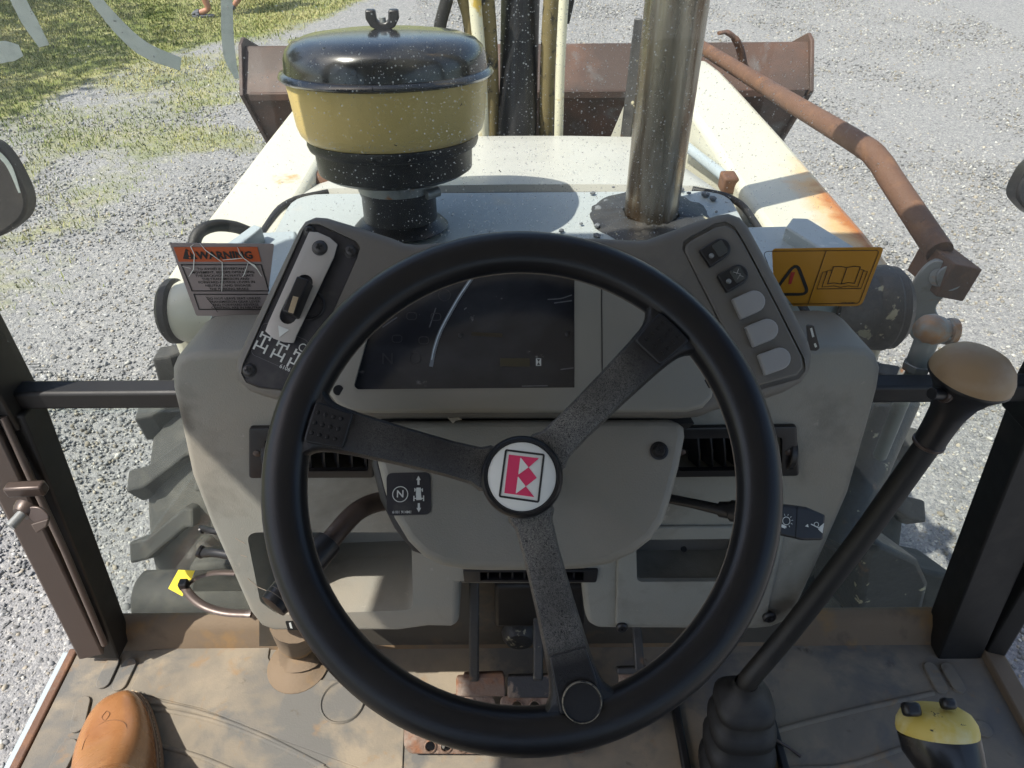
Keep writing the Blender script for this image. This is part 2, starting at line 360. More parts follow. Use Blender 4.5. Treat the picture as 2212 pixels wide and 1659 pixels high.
def bake(o):
    """apply the modifiers of o"""
    dg = bpy.context.evaluated_depsgraph_get()
    me = bpy.data.meshes.new_from_object(o.evaluated_get(dg), depsgraph=dg)
    o.modifiers.clear(); o.data = me
    return o
def cut(o, pts, n, depth, front=0.02, smooth=35):
    """sink a pocket of the outline pts (points on the face) into o"""
    n = Vector(n); k = len(pts)
    vs = [Vector(p) + n * front for p in pts] + [Vector(p) - n * depth for p in pts]
    fs = [list(range(k)), list(range(2 * k - 1, k - 1, -1))] + [[i, (i + 1) % k, k + (i + 1) % k, k + i] for i in range(k)]
    c = make('cutter', vs, fs, M_void, smooth=None)
    b = o.modifiers.new('cut', 'BOOLEAN'); b.operation = 'DIFFERENCE'; b.object = c; b.solver = 'EXACT'
    bpy.context.view_layer.update()
    bake(o)
    bpy.data.objects.remove(c, do_unlink=True)
    o.data.polygons.foreach_set('use_smooth', [True] * len(o.data.polygons))
    o.data.set_sharp_from_angle(angle=rad(smooth))
    return o
def slab(name, pts, n, t, m, parent=None, bev=0.0, seg=2, smooth=35, label=None):
    """plate with outline pts on its front face, thickness t away from n"""
    n = Vector(n).normalized(); k = len(pts)
    vs = [Vector(p) for p in pts] + [Vector(p) - n * t for p in pts]
    fs = [list(range(k)), list(range(2 * k - 1, k - 1, -1))] + [[i, (i + 1) % k, k + (i + 1) % k, k + i] for i in range(k)]
    return make(name, vs, fs, m, parent, smooth, bev, seg, label)
def fil(pts, r, k=5):
    """fillet the corners of a flat outline of 3D points by r metres (number or list)"""
    out = []; N = len(pts); P = [Vector(p) for p in pts]
    rs = r if isinstance(r, (list, tuple)) else [r] * N
    for i in range(N):
        a, b, c = P[i - 1], P[i], P[(i + 1) % N]
        d1, d2 = (a - b), (c - b); l1, l2 = d1.length, d2.length
        if rs[i] <= 0 or l1 < 1e-9 or l2 < 1e-9: out.append(b); continue
        d1 /= l1; d2 /= l2
        ang = d1.angle(d2, math.pi)
        if ang > rad(176): out.append(b); continue
        t = min(rs[i] / math.tan(ang / 2), l1 * 0.48, l2 * 0.48)
        p0, p1 = b + d1 * t, b + d2 * t
        for j in range(k + 1):
            s = j / k
            out.append(p0 * (1 - s) ** 2 + b * (2 * s * (1 - s)) + p1 * s ** 2)
    return out
def smooth_path(pts, k=6, closed=False):
    P = [Vector(p) for p in pts]; N = len(P); out = []
    rng = range(N if closed else N - 1)
    for i in rng:
        p0 = P[(i - 1) % N] if closed or i > 0 else P[0] * 2 - P[1]
        p1, p2 = P[i], P[(i + 1) % N]
        p3 = P[(i + 2) % N] if closed or i + 2 < N else P[-1] * 2 - P[-2]
        for j in range(k):
            t = j / k
            out.append(0.5 * ((2 * p1) + (p2 - p0) * t + (2 * p0 - 5 * p1 + 4 * p2 - p3) * t * t + (3 * p1 - p0 - 3 * p2 + p3) * t ** 3))
    if not closed: out.append(P[-1])
    return out
def tube(name, pts, r, m, parent=None, seg=12, caps=True, smooth=50, label=None, flat=1.0, up=None):
    """sweep a round (or flattened) section along pts; r a number or one radius per point"""
    P = [Vector(p) for p in pts]; N = len(P)
    R = r if isinstance(r, (list, tuple)) else [r] * N
    vs = []; fs = []
    t0 = (P[1] - P[0]).normalized()
    ref = Vector(up) if up is not None else (Vector((0, 0, 1)) if abs(t0.z) < 0.9 else Vector((0, 1, 0)))
    nrm = (ref - t0 * ref.dot(t0)).normalized()
    for i in range(N):
        t = (P[min(i + 1, N - 1)] - P[max(i - 1, 0)]).normalized()
        nrm = (nrm - t * nrm.dot(t)).normalized(); bi = t.cross(nrm)
        for j in range(seg):
            a = 2 * math.pi * j / seg
            vs.append(P[i] + (nrm * math.cos(a) * flat + bi * math.sin(a)) * R[i])
    for i in range(N - 1):
        for j in range(seg):
            fs.append([i * seg + j, i * seg + (j + 1) % seg, (i + 1) * seg + (j + 1) % seg, (i + 1) * seg + j])
    if caps:
        fs.append(list(range(seg))[::-1]); fs.append(list(range((N - 1) * seg, N * seg)))
    return make(name, vs, fs, m, parent, smooth, label=label)
def lathe(name, prof, o, ax, m, parent=None, seg=32, smooth=40, label=None, sx=1.0, ref=None, caps=True):
    """revolve profile [(radius, height)] about axis ax through o"""
    o = Vector(o); ax = Vector(ax).normalized()
    ref = Vector(ref) if ref else (Vector((1, 0, 0)) if abs(ax.x) < 0.9 else Vector((0, 1, 0)))
    e1 = (ref - ax * ref.dot(ax)).normalized(); e2 = ax.cross(e1)
    vs = []; fs = []; rings = []
    for (r, h) in prof:
        if r < 1e-7:
            rings.append([len(vs)]); vs.append(o + ax * h)
        else:
            rings.append(list(range(len(vs), len(vs) + seg)))
            for j in range(seg):
                a = 2 * math.pi * j / seg
                vs.append(o + ax * h + (e1 * math.cos(a) * sx + e2 * math.sin(a)) * r)
    for A, B in zip(rings, rings[1:]):
        for j in range(seg):
            a0, a1 = A[j % len(A)], A[(j + 1) % len(A)]; b0, b1 = B[j % len(B)], B[(j + 1) % len(B)]
            f = [a0, a1, b1, b0]; g = []
            for q in f:
                if q not in g: g.append(q)
            if len(g) > 2: fs.append(g)
    if caps and len(rings[0]) > 1: fs.append(rings[0][::-1])
    if caps and len(rings[-1]) > 1: fs.append(rings[-1])
    return make(name, vs, fs, m, parent, smooth, label=label)
def cyl(name, a, b, r, m, parent=None, seg=20, bev=0.0, label=None):
    a = Vector(a); b = Vector(b); L = (b - a).length
    c = bev or min(r, L) * 0.08
    return lathe(name, [(r - c, 0), (r, c), (r, L - c), (r - c, L)], a, b - a, m, parent, seg, label=label)
def boxp(name, c, sx, sy, sz, m, parent=None, bev=0.004, R=None, label=None, seg=2):
    c = Vector(c); R = R or Matrix.Identity(3)
    vs = [c + R @ Vector((x * sx / 2, y * sy / 2, z * sz / 2)) for x in (-1, 1) for y in (-1, 1) for z in (-1, 1)]
    fs = [[0, 1, 3, 2], [4, 6, 7, 5], [0, 4, 5, 1], [2, 3, 7, 6], [0, 2, 6, 4], [1, 5, 7, 3]]
    return make(name, vs, fs, m, parent, 35, bev, seg, label)
def beam(name, a, b, w, h, m, parent=None, up=(0, 0, 1), bev=0.003, label=None):
    a = Vector(a); b = Vector(b); y = (b - a).normalized()
    x = y.cross(Vector(up)).normalized(); z = x.cross(y)
    return boxp(name, (a + b) / 2, w, (b - a).length, h, m, parent, bev, Matrix((x, y, z)).transposed(), label)
def copy_of(src, name, M, parent):
    o = bpy.data.objects.new(name, src.data); COL.objects.link(o)
    o.parent = parent
    if parent.type == 'EMPTY': o.matrix_parent_inverse = Matrix.Translation(parent.location).inverted()
    o.matrix_basis = M
    return o
def text(name, s, pl, pos, h, m, parent=None, ang=0.0, off=0.0006, bold=0.0, align='CENTER', sx=1.0, shear=0.0):
    """flat printed lettering on plane pl, centred at 3D pos"""
    cu = bpy.data.curves.new(name, 'FONT'); cu.body = s; cu.align_x = align; cu.align_y = 'CENTER'; cu.size = h * 1.38; cu.offset = bold * h; cu.shear = shear
    cu.resolution_u = 2; cu.space_line = 0.9
    t = bpy.data.objects.new(name, cu); COL.objects.link(t)
    dg = bpy.context.evaluated_depsgraph_get(); me = bpy.data.meshes.new_from_object(t.evaluated_get(dg), depsgraph=dg)
    bpy.data.objects.remove(t, do_unlink=True)
    c, sn = math.cos(ang), math.sin(ang); q = Vector(pos)
    for v in me.vertices:
        x, y = v.co.x * sx, v.co.y
        v.co = q + pl.u * (x * c - y * sn) + pl.v * (x * sn + y * c) + pl.n * off
    return finish(name, me, m, parent, None)
def stroke(name, pts, w, n, t, m, parent=None, label=None):
    """flat line of width w (number or list) drawn along 3D pts lying on a plane of normal n"""
    P = [Vector(p) for p in pts]; n = Vector(n); N = len(P); W = w if isinstance(w, (list, tuple)) else [w] * N
    L = []; Rr = []
    for i in range(N):
        d = (P[min(i + 1, N - 1)] - P[max(i - 1, 0)]).normalized(); s = n.cross(d).normalized()
        L.append(P[i] + s * W[i] / 2); Rr.append(P[i] - s * W[i] / 2)
    vs = [p for p in L] + [p for p in Rr] + [p - n * t for p in L] + [p - n * t for p in Rr]
    fs = []
    for i in range(N - 1):
        fs += [[i, i + 1, N + i + 1, N + i], [2 * N + i, 3 * N + i, 3 * N + i + 1, 2 * N + i + 1],
               [i, 2 * N + i, 2 * N + i + 1, i + 1], [N + i, N + i + 1, 3 * N + i + 1, 3 * N + i]]
    fs += [[0, N, 3 * N, 2 * N], [N - 1, 3 * N - 1, 4 * N - 1, 2 * N - 1]]
    return make(name, vs, fs, m, parent, None, label=label)
def outline(name, pts, w, n, t, m, parent=None):
    P = [Vector(p) for p in pts]; n = Vector(n); N = len(P); vs = []; 
    for i in range(N):
        a = (P[i] - P[i - 1]).normalized(); b = (P[(i + 1) % N] - P[i]).normalized(); d = (a + b)
        d = d.normalized() if d.length > 1e-6 else a
        s = n.cross(d); k = 1 / max(0.4, math.cos(a.angle(b, 0) / 2))
        vs += [P[i] + s * w / 2 * k, P[i] - s * w / 2 * k]
    vs += [v - n * t for v in vs]; fs = []; K = 2 * N
    for i in range(N):
        j = (i + 1) % N; a, b, c, d = 2 * i, 2 * j, 2 * j + 1, 2 * i + 1
        fs += [[a, b, c, d], [a + K, d + K, c + K, b + K], [a, a + K, b + K, b], [d, c, c + K, d + K]]
    return make(name, vs, fs, m, parent, None)
def thing(name, label, cat, loc=(0, 0, 0), group=None):
    o = bpy.data.objects.new(name, None); COL.objects.link(o); o.location = loc; o.empty_display_size = 0.1
    o['label'] = label; o['category'] = cat
    if group: o['group'] = group
    return o
def tag(o, label=None, cat=None, group=None, kind=None):
    if label: o['label'] = label
    if cat: o['category'] = cat
    if group: o['group'] = group
    if kind: o['kind'] = kind
    return o

# ================================================================== THE SETTING: gravel yard, lawn edge
def sm(a, b, x):
    t = min(1.0, max(0.0, (x - a) / (b - a))); return t * t * (3 - 2 * t)
def lawn(x, y):
    """how much grass grows at a spot of the yard: 0 bare gravel, 1 lawn"""
    s = ((y - 10.37) * (-2.475) - (x + 1.766) * (-4.38)) / -5.03        # metres beyond the lawn's edge
    n1 = mnoise.noise(Vector((x * 0.55, y * 0.55, 3.1))); n2 = mnoise.noise(Vector((x * 1.7, y * 1.7, 8.2)))
    s2 = s + 0.55 * n1 + 0.25 * n2
    dense = sm(-0.15, 0.5, s2)
    patch = sm(-3.5, -1.9, s) * sm(-0.16, 0.34, 0.75 * mnoise.noise(Vector((x * 1.5 + y * 0.35, y * 1.25 - x * 0.5, 1.7))) + 0.45 * n2 + 0.35 * mnoise.noise(Vector((x * 4.1, y * 4.1, 6.3))) + 0.06)
    edge = sm(-2.0, -3.0, x) * sm(2.6, 3.8, y) * (0.42 + 0.5 * n1 + 0.5 * n2)      # thin grass creeping in along the side
    return max(dense, patch * 0.62 * sm(-1.3, -2.1, x), 0.8 * max(0.0, min(1.0, edge)))

gx = np.concatenate([[-260, -120, -50, -25, -14], np.arange(-9, 9.01, 0.12), [14, 25, 50, 120, 260]])
gy = np.concatenate([[-260, -120, -50, -20, -8], np.arange(-3, 15.01, 0.12), [22, 35, 60, 120, 260]])
gv = []; ga = []
for y in gy:
    for x in gx:
        inside = abs(x) <= 9 and -3 <= y <= 15
        gv.append((x, y, 0.012 * mnoise.noise(Vector((x * 1.3, y * 1.3, 0))) if inside else 0.0)); ga.append(lawn(x, y))
nx = len(gx)
gf = [[j * nx + i, j * nx + i + 1, (j + 1) * nx + i + 1, (j + 1) * nx + i] for j in range(len(gy) - 1) for i in range(nx - 1)]

def ground_material():
    m = bpy.data.materials.new('gravel_yard'); m.use_nodes = True
    nt = m.node_tree; b = nt.nodes['Principled BSDF']; co = node(nt, 'ShaderNodeTexCoord').outputs['Object']
    def cells(scale, cols):
        v = node(nt, 'ShaderNodeTexVoronoi'); v.inputs['Scale'].default_value = scale; nt.links.new(co, v.inputs['Vector'])
        s = node(nt, 'ShaderNodeSeparateColor'); nt.links.new(v.outputs['Color'], s.inputs[0])
        cr = node(nt, 'ShaderNodeValToRGB'); e = cr.color_ramp.elements
        e[0].position = 0; e[0].color = (*cols[0], 1); e[1].position = 1; e[1].color = (*cols[-1], 1)
        for k, c in enumerate(cols[1:-1]):
            q = e.new((k + 1) / (len(cols) - 1)); q.color = (*c, 1)
        nt.links.new(s.outputs[0], cr.inputs[0]); return cr.outputs[0], v.outputs['Distance']
    stones = [(0.14, 0.14, 0.142), (0.19, 0.19, 0.19), (0.24, 0.239, 0.236), (0.285, 0.282, 0.274), (0.215, 0.213, 0.208), (0.42, 0.405, 0.37)]
    c1, d1 = cells(62, stones); c2, d2 = cells(140, stones)
    f = ramp(nt, noise_out(nt, co, 30, 3), 0.42, 0.58)
    c = mixc(nt, f, c1, c2)
    fines = ramp(nt, noise_out(nt, co, 1.3, 6), 0.42, 0.72)
    fm = node(nt, 'ShaderNodeMath', operation='MULTIPLY'); fm.inputs[1].default_value = 0.16; nt.links.new(fines, fm.inputs[0])
    c = mixc(nt, fm.outputs[0], c, (0.25, 0.247, 0.242))
    at = node(nt, 'ShaderNodeAttribute'); at.attribute_name = 'lawn'
    gn = node(nt, 'ShaderNodeMath', operation='ADD'); nt.links.new(at.outputs['Fac'], gn.inputs[0])
    nn = node(nt, 'ShaderNodeMath', operation='MULTIPLY_ADD'); nn.inputs[1].default_value = 0.9; nn.inputs[2].default_value = -0.45
    nt.links.new(noise_out(nt, co, 9, 6), nn.inputs[0]); nt.links.new(nn.outputs[0], gn.inputs[1])
    gm = ramp(nt, gn.outputs[0], 0.22, 0.85)
    grass = mixc(nt, ramp(nt, noise_out(nt, co, 2.2, 6), 0.38, 0.62), (0.15, 0.18, 0.055), (0.36, 0.33, 0.17))
    grass = mixc(nt, ramp(nt, noise_out(nt, co, 26, 4), 0.4, 0.65), grass, (0.22, 0.24, 0.07))
    c = mixc(nt, gm, c, grass)
    nt.links.new(c, b.inputs['Base Color']); b.inputs['Roughness'].default_value = 0.9; b.inputs['Specular IOR Level'].default_value = 0.2
    h = node(nt, 'ShaderNodeMath', operation='ADD'); nt.links.new(d1, h.inputs[0]); nt.links.new(d2, h.inputs[1])
    bp = node(nt, 'ShaderNodeBump'); bp.invert = True; bp.inputs['Strength'].default_value = 0.55; bp.inputs['Distance'].default_value = 0.006
    nt.links.new(h.outputs[0], bp.inputs['Height']); nt.links.new(bp.outputs[0], b.inputs['Normal'])
    return m
ground = make('ground', gv, gf, ground_material(), smooth=180, recalc=False)
att = ground.data.attributes.new('lawn', 'FLOAT', 'POINT'); att.data.foreach_set('value', np.array(ga, dtype=np.float32))
tag(ground, 'grey gravel yard running out to the lawn', kind='structure')

def mesh_np(name, verts, tris, m, cols=None, smooth=False):
    me = bpy.data.meshes.new(name)
    me.vertices.add(len(verts)); me.vertices.foreach_set('co', verts.astype(np.float32).ravel())
    n = len(tris); k = tris.shape[1]
    me.loops.add(n * k); me.loops.foreach_set('vertex_index', tris.astype(np.int32).ravel())
    me.polygons.add(n); me.polygons.foreach_set('loop_start', np.arange(0, n * k, k, dtype=np.int32))
    me.update(calc_edges=True); me.validate()
    if cols is not None:
        a = me.color_attributes.new('tone', 'FLOAT_COLOR', 'POINT'); a.data.foreach_set('color', cols.astype(np.float32).ravel())
    if smooth: me.polygons.foreach_set('use_smooth', [True] * len(me.polygons))
    me.materials.append(m)
    o = bpy.data.objects.new(name, me); COL.objects.link(o); return o
def tone_material(name, rough, spec=0.3, trans=0.0):
    m = bpy.data.materials.new(name); m.use_nodes = True
    nt = m.node_tree; b = nt.nodes['Principled BSDF']; a = node(nt, 'ShaderNodeAttribute'); a.attribute_name = 'tone'
    co = node(nt, 'ShaderNodeTexCoord').outputs['Object']
    mul = mixc(nt, ramp(nt, noise_out(nt, co, 160, 3), 0.35, 0.65), (0.80, 0.80, 0.80), (1.1, 1.1, 1.08))
    mm = node(nt, 'ShaderNodeMix', data_type='RGBA', blend_type='MULTIPLY'); mm.inputs[0].default_value = 1
    nt.links.new(a.outputs['Color'], mm.inputs[6]); nt.links.new(mul, mm.inputs[7])
    nt.links.new(mm.outputs[2], b.inputs['Base Color']); b.inputs['Roughness'].default_value = rough; b.inputs['Specular IOR Level'].default_value = spec
    if trans: b.inputs['Transmission Weight'].default_value = 0
    return m
rng = np.random.default_rng(11)

def lawn_np(xs, ys): return np.array([lawn(x, y) for x, y in zip(xs, ys)])
def stones():
    phi = (1 + 5 ** 0.5) / 2
    ico = np.array([(-1, phi, 0), (1, phi, 0), (-1, -phi, 0), (1, -phi, 0), (0, -1, phi), (0, 1, phi), (0, -1, -phi), (0, 1, -phi), (phi, 0, -1), (phi, 0, 1), (-phi, 0, -1), (-phi, 0, 1)]) / 1.902
    tri = np.array([(0, 11, 5), (0, 5, 1), (0, 1, 7), (0, 7, 10), (0, 10, 11), (1, 5, 9), (5, 11, 4), (11, 10, 2), (10, 7, 6), (7, 1, 8), (3, 9, 4), (3, 4, 2), (3, 2, 6), (3, 6, 8), (3, 8, 9), (4, 9, 5), (2, 4, 11), (6, 2, 10), (8, 6, 7), (9, 8, 1)])
    xs = []; ys = []
    def scatter(x0, x1, y0, y1, per):
        n = int((x1 - x0) * (y1 - y0) * per); xs.append(rng.uniform(x0, x1, n)); ys.append(rng.uniform(y0, y1, n))
    scatter(-2.6, -0.75, 0.2, 2.6, 4600); scatter(0.85, 3.0, 0.2, 2.8, 4200)
    scatter(-3.4, -0.9, 2.6, 5.0, 2300); scatter(1.0, 4.2, 2.8, 5.0, 2300)
    scatter(-4.5, -0.9, 5.0, 7.5, 1000); scatter(-1.2, 5.5, 5.0, 10.5, 750)
    x = np.concatenate(xs); y = np.concatenate(ys)
    keep = rng.uniform(0, 1, len(x)) > 1.15 * lawn_np(x, y)
    x = x[keep]; y = y[keep]; n = len(x)
    far = np.clip((y - 2.0) / 6, 0, 1)
    size = np.exp(rng.normal(math.log(0.0054), 0.42, n)) * (1 + 0.55 * far); size = np.clip(size, 0.003, 0.018)
    V = np.repeat(ico[None], n, 0) * rng.uniform(0.78, 1.18, (n, 12, 1))
    V *= np.stack([np.ones(n), rng.uniform(0.65, 1.0, n), rng.uniform(0.38, 0.65, n)], 1)[:, None, :]
    # random rotation
    q = rng.normal(size=(n, 4)); q[:, 1:3] *= 0.5; q /= np.linalg.norm(q, axis=1, keepdims=True); w, a, b, c = q.T
    Rm = np.stack([1 - 2 * (b * b + c * c), 2 * (a * b - c * w), 2 * (a * c + b * w), 2 * (a * b + c * w), 1 - 2 * (a * a + c * c), 2 * (b * c - a * w), 2 * (a * c - b * w), 2 * (b * c + a * w), 1 - 2 * (a * a + b * b)], 1).reshape(n, 3, 3)
    V = np.einsum('nij,nkj->nki', Rm, V) * size[:, None, None]
    V += np.stack([x, y, size * 0.14], 1)[:, None, :]
    T = (tri[None] + 12 * np.arange(n)[:, None, None]).reshape(-1, 3)
    g = np.clip(rng.normal(0.248, 0.055, n), 0.13, 0.42); pale = rng.uniform(0, 1, n) < 0.10 + 0.10 * far; warm = rng.uniform(0, 1, n) < 0.20
    col = np.stack([g * 1.0, g, g * 0.985, np.ones(n)], 1)
    col[warm, :3] = np.stack([g * 1.25, g * 1.12, g * 0.9], 1)[warm]
    col[pale, :3] = rng.uniform(0.36, 0.52, (n, 1))[pale] * np.array([1.0, 0.98, 0.90])
    return mesh_np('gravel', V.reshape(-1, 3), T, tone_material('gravel_stone', 0.85), np.repeat(col, 12, 0))
tag(stones(), 'loose grey and cream gravel stones covering the yard', kind='stuff')

def grass():
    xs = []; ys = []
    for x0, x1, y0, y1, per in ((-4.6, -1.2, 2.8, 6.2, 4200), (-7.5, -1.0, 6.2, 11.5, 2600)):
        n = int((x1 - x0) * (y1 - y0) * per); xs.append(rng.uniform(x0, x1, n)); ys.append(rng.uniform(y0, y1, n))
    x = np.concatenate(xs); y = np.concatenate(ys)
    L = lawn_np(x, y); keep = rng.uniform(0.12, 1.35, len(x)) < L; x = x[keep]; y = y[keep]; n = len(x)
    h = rng.uniform(0.012, 0.038, n); a = rng.uniform(0, 2 * math.pi, n); lean = rng.uniform(0.2, 0.9, n) * h; w = rng.uniform(0.0022, 0.0042, n) * (1 + 0.12 * np.clip(y - 4, 0, 6))
    dx, dy = np.cos(a), np.sin(a); base = np.stack([x, y, np.full(n, 0.002)], 1); side = np.stack([-dy, dx, 0 * dx], 1) * w[:, None]
    tip = base + np.stack([dx * lean, dy * lean, h], 1); mid = base + np.stack([dx * lean * 0.35, dy * lean * 0.35, h * 0.55], 1)
    V = np.stack([base - side, base + side, mid + side * 0.8, mid - side * 0.8, tip], 1).reshape(-1, 3)
    k = 5 * np.arange(n)[:, None]
    T = np.concatenate([k + np.array([[0, 1, 2]]), k + np.array([[0, 2, 3]]), k + np.array([[3, 2, 4]])])
    dry = np.array([mnoise.noise(Vector((p * 0.8, q * 0.8, 5.0))) for p, q in zip(x, y)]) + rng.normal(0, 0.22, n)
    t = np.clip((dry + 0.36) / 0.8, 0, 1)[:, None]
    col = (1 - t) * np.array([0.15, 0.19, 0.045]) + t * np.array([0.40, 0.36, 0.16]); col *= rng.uniform(0.75, 1.25, (n, 1))
    col = np.concatenate([col, np.ones((n, 1))], 1)
    return mesh_np('grass', V, T, tone_material('grass_blade', 0.6), np.repeat(col, 5, 0))
tag(grass(), 'short patchy green and straw coloured grass at the lawn edge', kind='stuff')

# ================================================================== THE MACHINE (one vehicle, everything on it is a part)
BL = thing('backhoe_loader', 'white backhoe loader seen from its dusty cab, front bucket ahead', 'loader', (0, 1.0, 0))
bpy.context.view_layer.update()

def add_stain(m, col, centre, radii, lo=0.35, hi=0.75, scale=14, amount=1.0):
    """a stain with its own place and ragged edge"""
    nt = m.node_tree; b = nt.nodes['Principled BSDF']; src = b.inputs['Base Color'].links[0].from_socket
    co = node(nt, 'ShaderNodeTexCoord').outputs['Object']
    sb = node(nt, 'ShaderNodeVectorMath', operation='SUBTRACT'); sb.inputs[1].default_value = centre; nt.links.new(co, sb.inputs[0])
    dv = node(nt, 'ShaderNodeVectorMath', operation='DIVIDE'); dv.inputs[1].default_value = radii; nt.links.new(sb.outputs[0], dv.inputs[0])
    ln = node(nt, 'ShaderNodeVectorMath', operation='LENGTH'); nt.links.new(dv.outputs[0], ln.inputs[0])
    a = node(nt, 'ShaderNodeMath', operation='MULTIPLY_ADD'); a.inputs[1].default_value = -1.0; a.inputs[2].default_value = 1.0; nt.links.new(ln.outputs['Value'], a.inputs[0])
    nn = node(nt, 'ShaderNodeMath', operation='MULTIPLY_ADD'); nn.inputs[1].default_value = 1.3; nn.inputs[2].default_value = -0.3; nt.links.new(noise_out(nt, co, scale, 8, 0.65, 0.4), nn.inputs[0])
    s = node(nt, 'ShaderNodeMath', operation='ADD'); nt.links.new(a.outputs[0], s.inputs[0]); nt.links.new(nn.outputs[0], s.inputs[1])
    f = ramp(nt, s.outputs[0], lo, hi)
    k = node(nt, 'ShaderNodeMath', operation='MULTIPLY'); k.inputs[1].default_value = amount; nt.links.new(f, k.inputs[0])
    nt.links.new(mixc(nt, k.outputs[0], src, col), b.inputs['Base Color'])
def variant(m, name):
    c = m.copy(); c.name = name; return c

# ---- loader arms
M_armr = variant(M_cream, 'cream_arm_rust_bleed')
add_stain(M_armr, (0.62, 0.36, 0.12), (0.52, 1.02, 1.58), (0.075, 0.30, 0.3), 0.50, 0.95, 16, 0.75)
add_stain(M_armr, (0.40, 0.15, 0.045), (0.53, 1.00, 1.60), (0.05, 0.20, 0.2), 0.55, 0.95, 22)
M_arml = variant(M_cream, 'cream_arm_scuffed')
add_stain(M_arml, (0.50, 0.30, 0.12), (-0.385, 1.16, 1.56), (0.05, 0.07, 0.05), 0.62, 0.9, 40)
def arm(x0, x1, m, label):
    top = [(0.80, 1.590), (0.95, 1.592), (1.35, 1.580), (1.68, 1.566), (1.86, 1.556), (2.0, 1.540), (2.12, 1.505), (2.24, 1.44), (2.50, 1.24), (2.95, 0.88)]
    bot = [(2.92, 0.66), (2.45, 0.98), (2.18, 1.19), (2.05, 1.27), (1.9, 1.315), (1.6, 1.335), (0.80, 1.36)]
    return slab('loader_arm', [Vector((x1, y, z)) for y, z in top + bot], (1, 0, 0), x1 - x0, m, BL, bev=0.013, seg=3, smooth=50, label=label)
arm_l = arm(-0.475, -0.345, M_arml, 'cream loader arm with small rust scuff, beside the air cleaner')
arm_r = arm(0.385, 0.53, M_armr, 'cream loader arm with orange rust bleeding along its outer edge')
pin = lathe('pivot_pin', [(0.0, 0.03), (0.020, 0.028), (0.026, 0.018), (0.027, 0.0)], at_x(692, 400, -0.345), (1, 0, 0), M_rust, arm_l)
# ---- grey towers that carry the arms
M_blue = M_tower
tr = []
zt = 1.615
pts = [at_z(*q, zt) for q in ((1610, 489), (1700, 487), (1845, 560), (1870, 610), (1640, 620))]
tw = slab('loader_tower', fil(pts, 0.006), (0, 0, 1), 0.5, M_tower, BL, bev=0.004, label='blue grey steel loader tower behind the amber warning label')
pts = [at_z(*q, zt + 0.02) for q in ((1697, 490), (1712, 470), (1745, 471), (1890, 560), (1860, 590))]
slab('tower_ridge', fil(pts, 0.004), (0, 0, 1), 0.06, M_tower, tw, bev=0.005)
pts = [at_z(*q, zt) for q in ((430, 600), (520, 503), (640, 497), (640, 640), (440, 640))]
tl = slab('loader_tower', fil(pts, 0.006), (0, 0, 1), 0.5, M_tower, BL, bev=0.004, label='blue grey steel loader tower behind the cracked warning label')
pts = [at_z(*q, zt + 0.022) for q in ((490, 525), (548, 484), (566, 490), (513, 535))]
slab('tower_ridge', fil(pts, 0.003), (0, 0, 1), 0.06, M_tower, tl, bev=0.004)
# ---- pivot bosses outside each tower
pl_ = at_y(385, 672, 0.80)
bs = lathe('pivot_boss', [(0.036, 0.0), (0.041, 0.010), (0.043, 0.035), (0.040, 0.05), (0.037, 0.08), (0.037, 0.14)], Vector((pl_.x - 0.002, pl_.y, pl_.z)), (1, 0, 0), M_cream, BL, seg=36, label='cream pivot boss with black rubber cap')
lathe('boss_cap', [(0.0, -0.002), (0.038, 0.0), (0.044, 0.006), (0.044, 0.014), (0.038, 0.018)], Vector((pl_.x - 0.014, pl_.y, pl_.z)), (1, 0, 0), M_rubber, bs, seg=36)
pr_ = at_y(1900, 665, 0.80)
bs = lathe('pivot_boss', [(0.046, 0.0), (0.051, 0.012), (0.052, 0.05), (0.056, 0.054), (0.058, 0.074), (0.055, 0.078), (0.056, 0.086), (0.048, 0.095)], Vector((pr_.x - 0.072, pr_.y, pr_.z)), (1, 0, 0), M_grime, BL, seg=36, label='greasy dark pivot boss with flaking paint')
tube('hydraulic_hose', smooth_path([at_y(415, 545, 0.86), at_y(428, 505, 0.88), at_y(462, 488, 0.90), at_y(505, 490, 0.92), at_y(540, 502, 0.94)]), 0.0085, M_rubber, BL, label='black hose looped over the tower')
# ---- rusty self levelling linkage on the outer side
lk = tube('levelling_rod', smooth_path([at_x(1470, 74, 0.56), at_x(1525, 108, 0.56), at_x(1700, 216, 0.565), at_x(1855, 310, 0.57), at_x(1897, 345, 0.575), at_x(1930, 395, 0.578), at_x(2030, 545, 0.585)], 6),
          0.0178, M_rust, BL, seg=16, label='bent rusty levelling rod above the loader arm')
c0 = at_x(2032, 560, 0.59)
e_a, e_b = at_x(2012, 538, 0.595), at_x(2095, 640, 0.61)
beam('rod_end_block', at_x(2004, 556, 0.592), at_x(2072, 612, 0.592) , 0.040, 0.048, M_rust, lk, up=(0.2, -0.2, 1), bev=0.002)
bp_ = Plane(at_x(2000, 640, 0.565), (-0.45, -0.85, 0.30))
br = slab('bell_crank', smooth_path([bp_.hit(*q) for q in ((1962, 640), (1985, 590), (2020, 562), (2055, 575), (2060, 610), (2040, 640), (2022, 665), (2032, 690), (2050, 705), (2045, 735), (2010, 738), (1975, 735), (1958, 700))], 4, True), bp_.n, 0.014, M_zinc, BL, bev=0.002, label='grey steel bell crank joining the rods')
cyl('bell_crank_pin', bp_.hit(2028, 600, 0.001), bp_.hit(2028, 600, 0.008), 0.012, M_zinc, br)
cyl('pin_collar', bp_.hit(2050, 600, 0.004), at_x(2054, 601, 0.582), 0.017, M_zinc, br)
ball = at_d(2012, 712, 0.86)
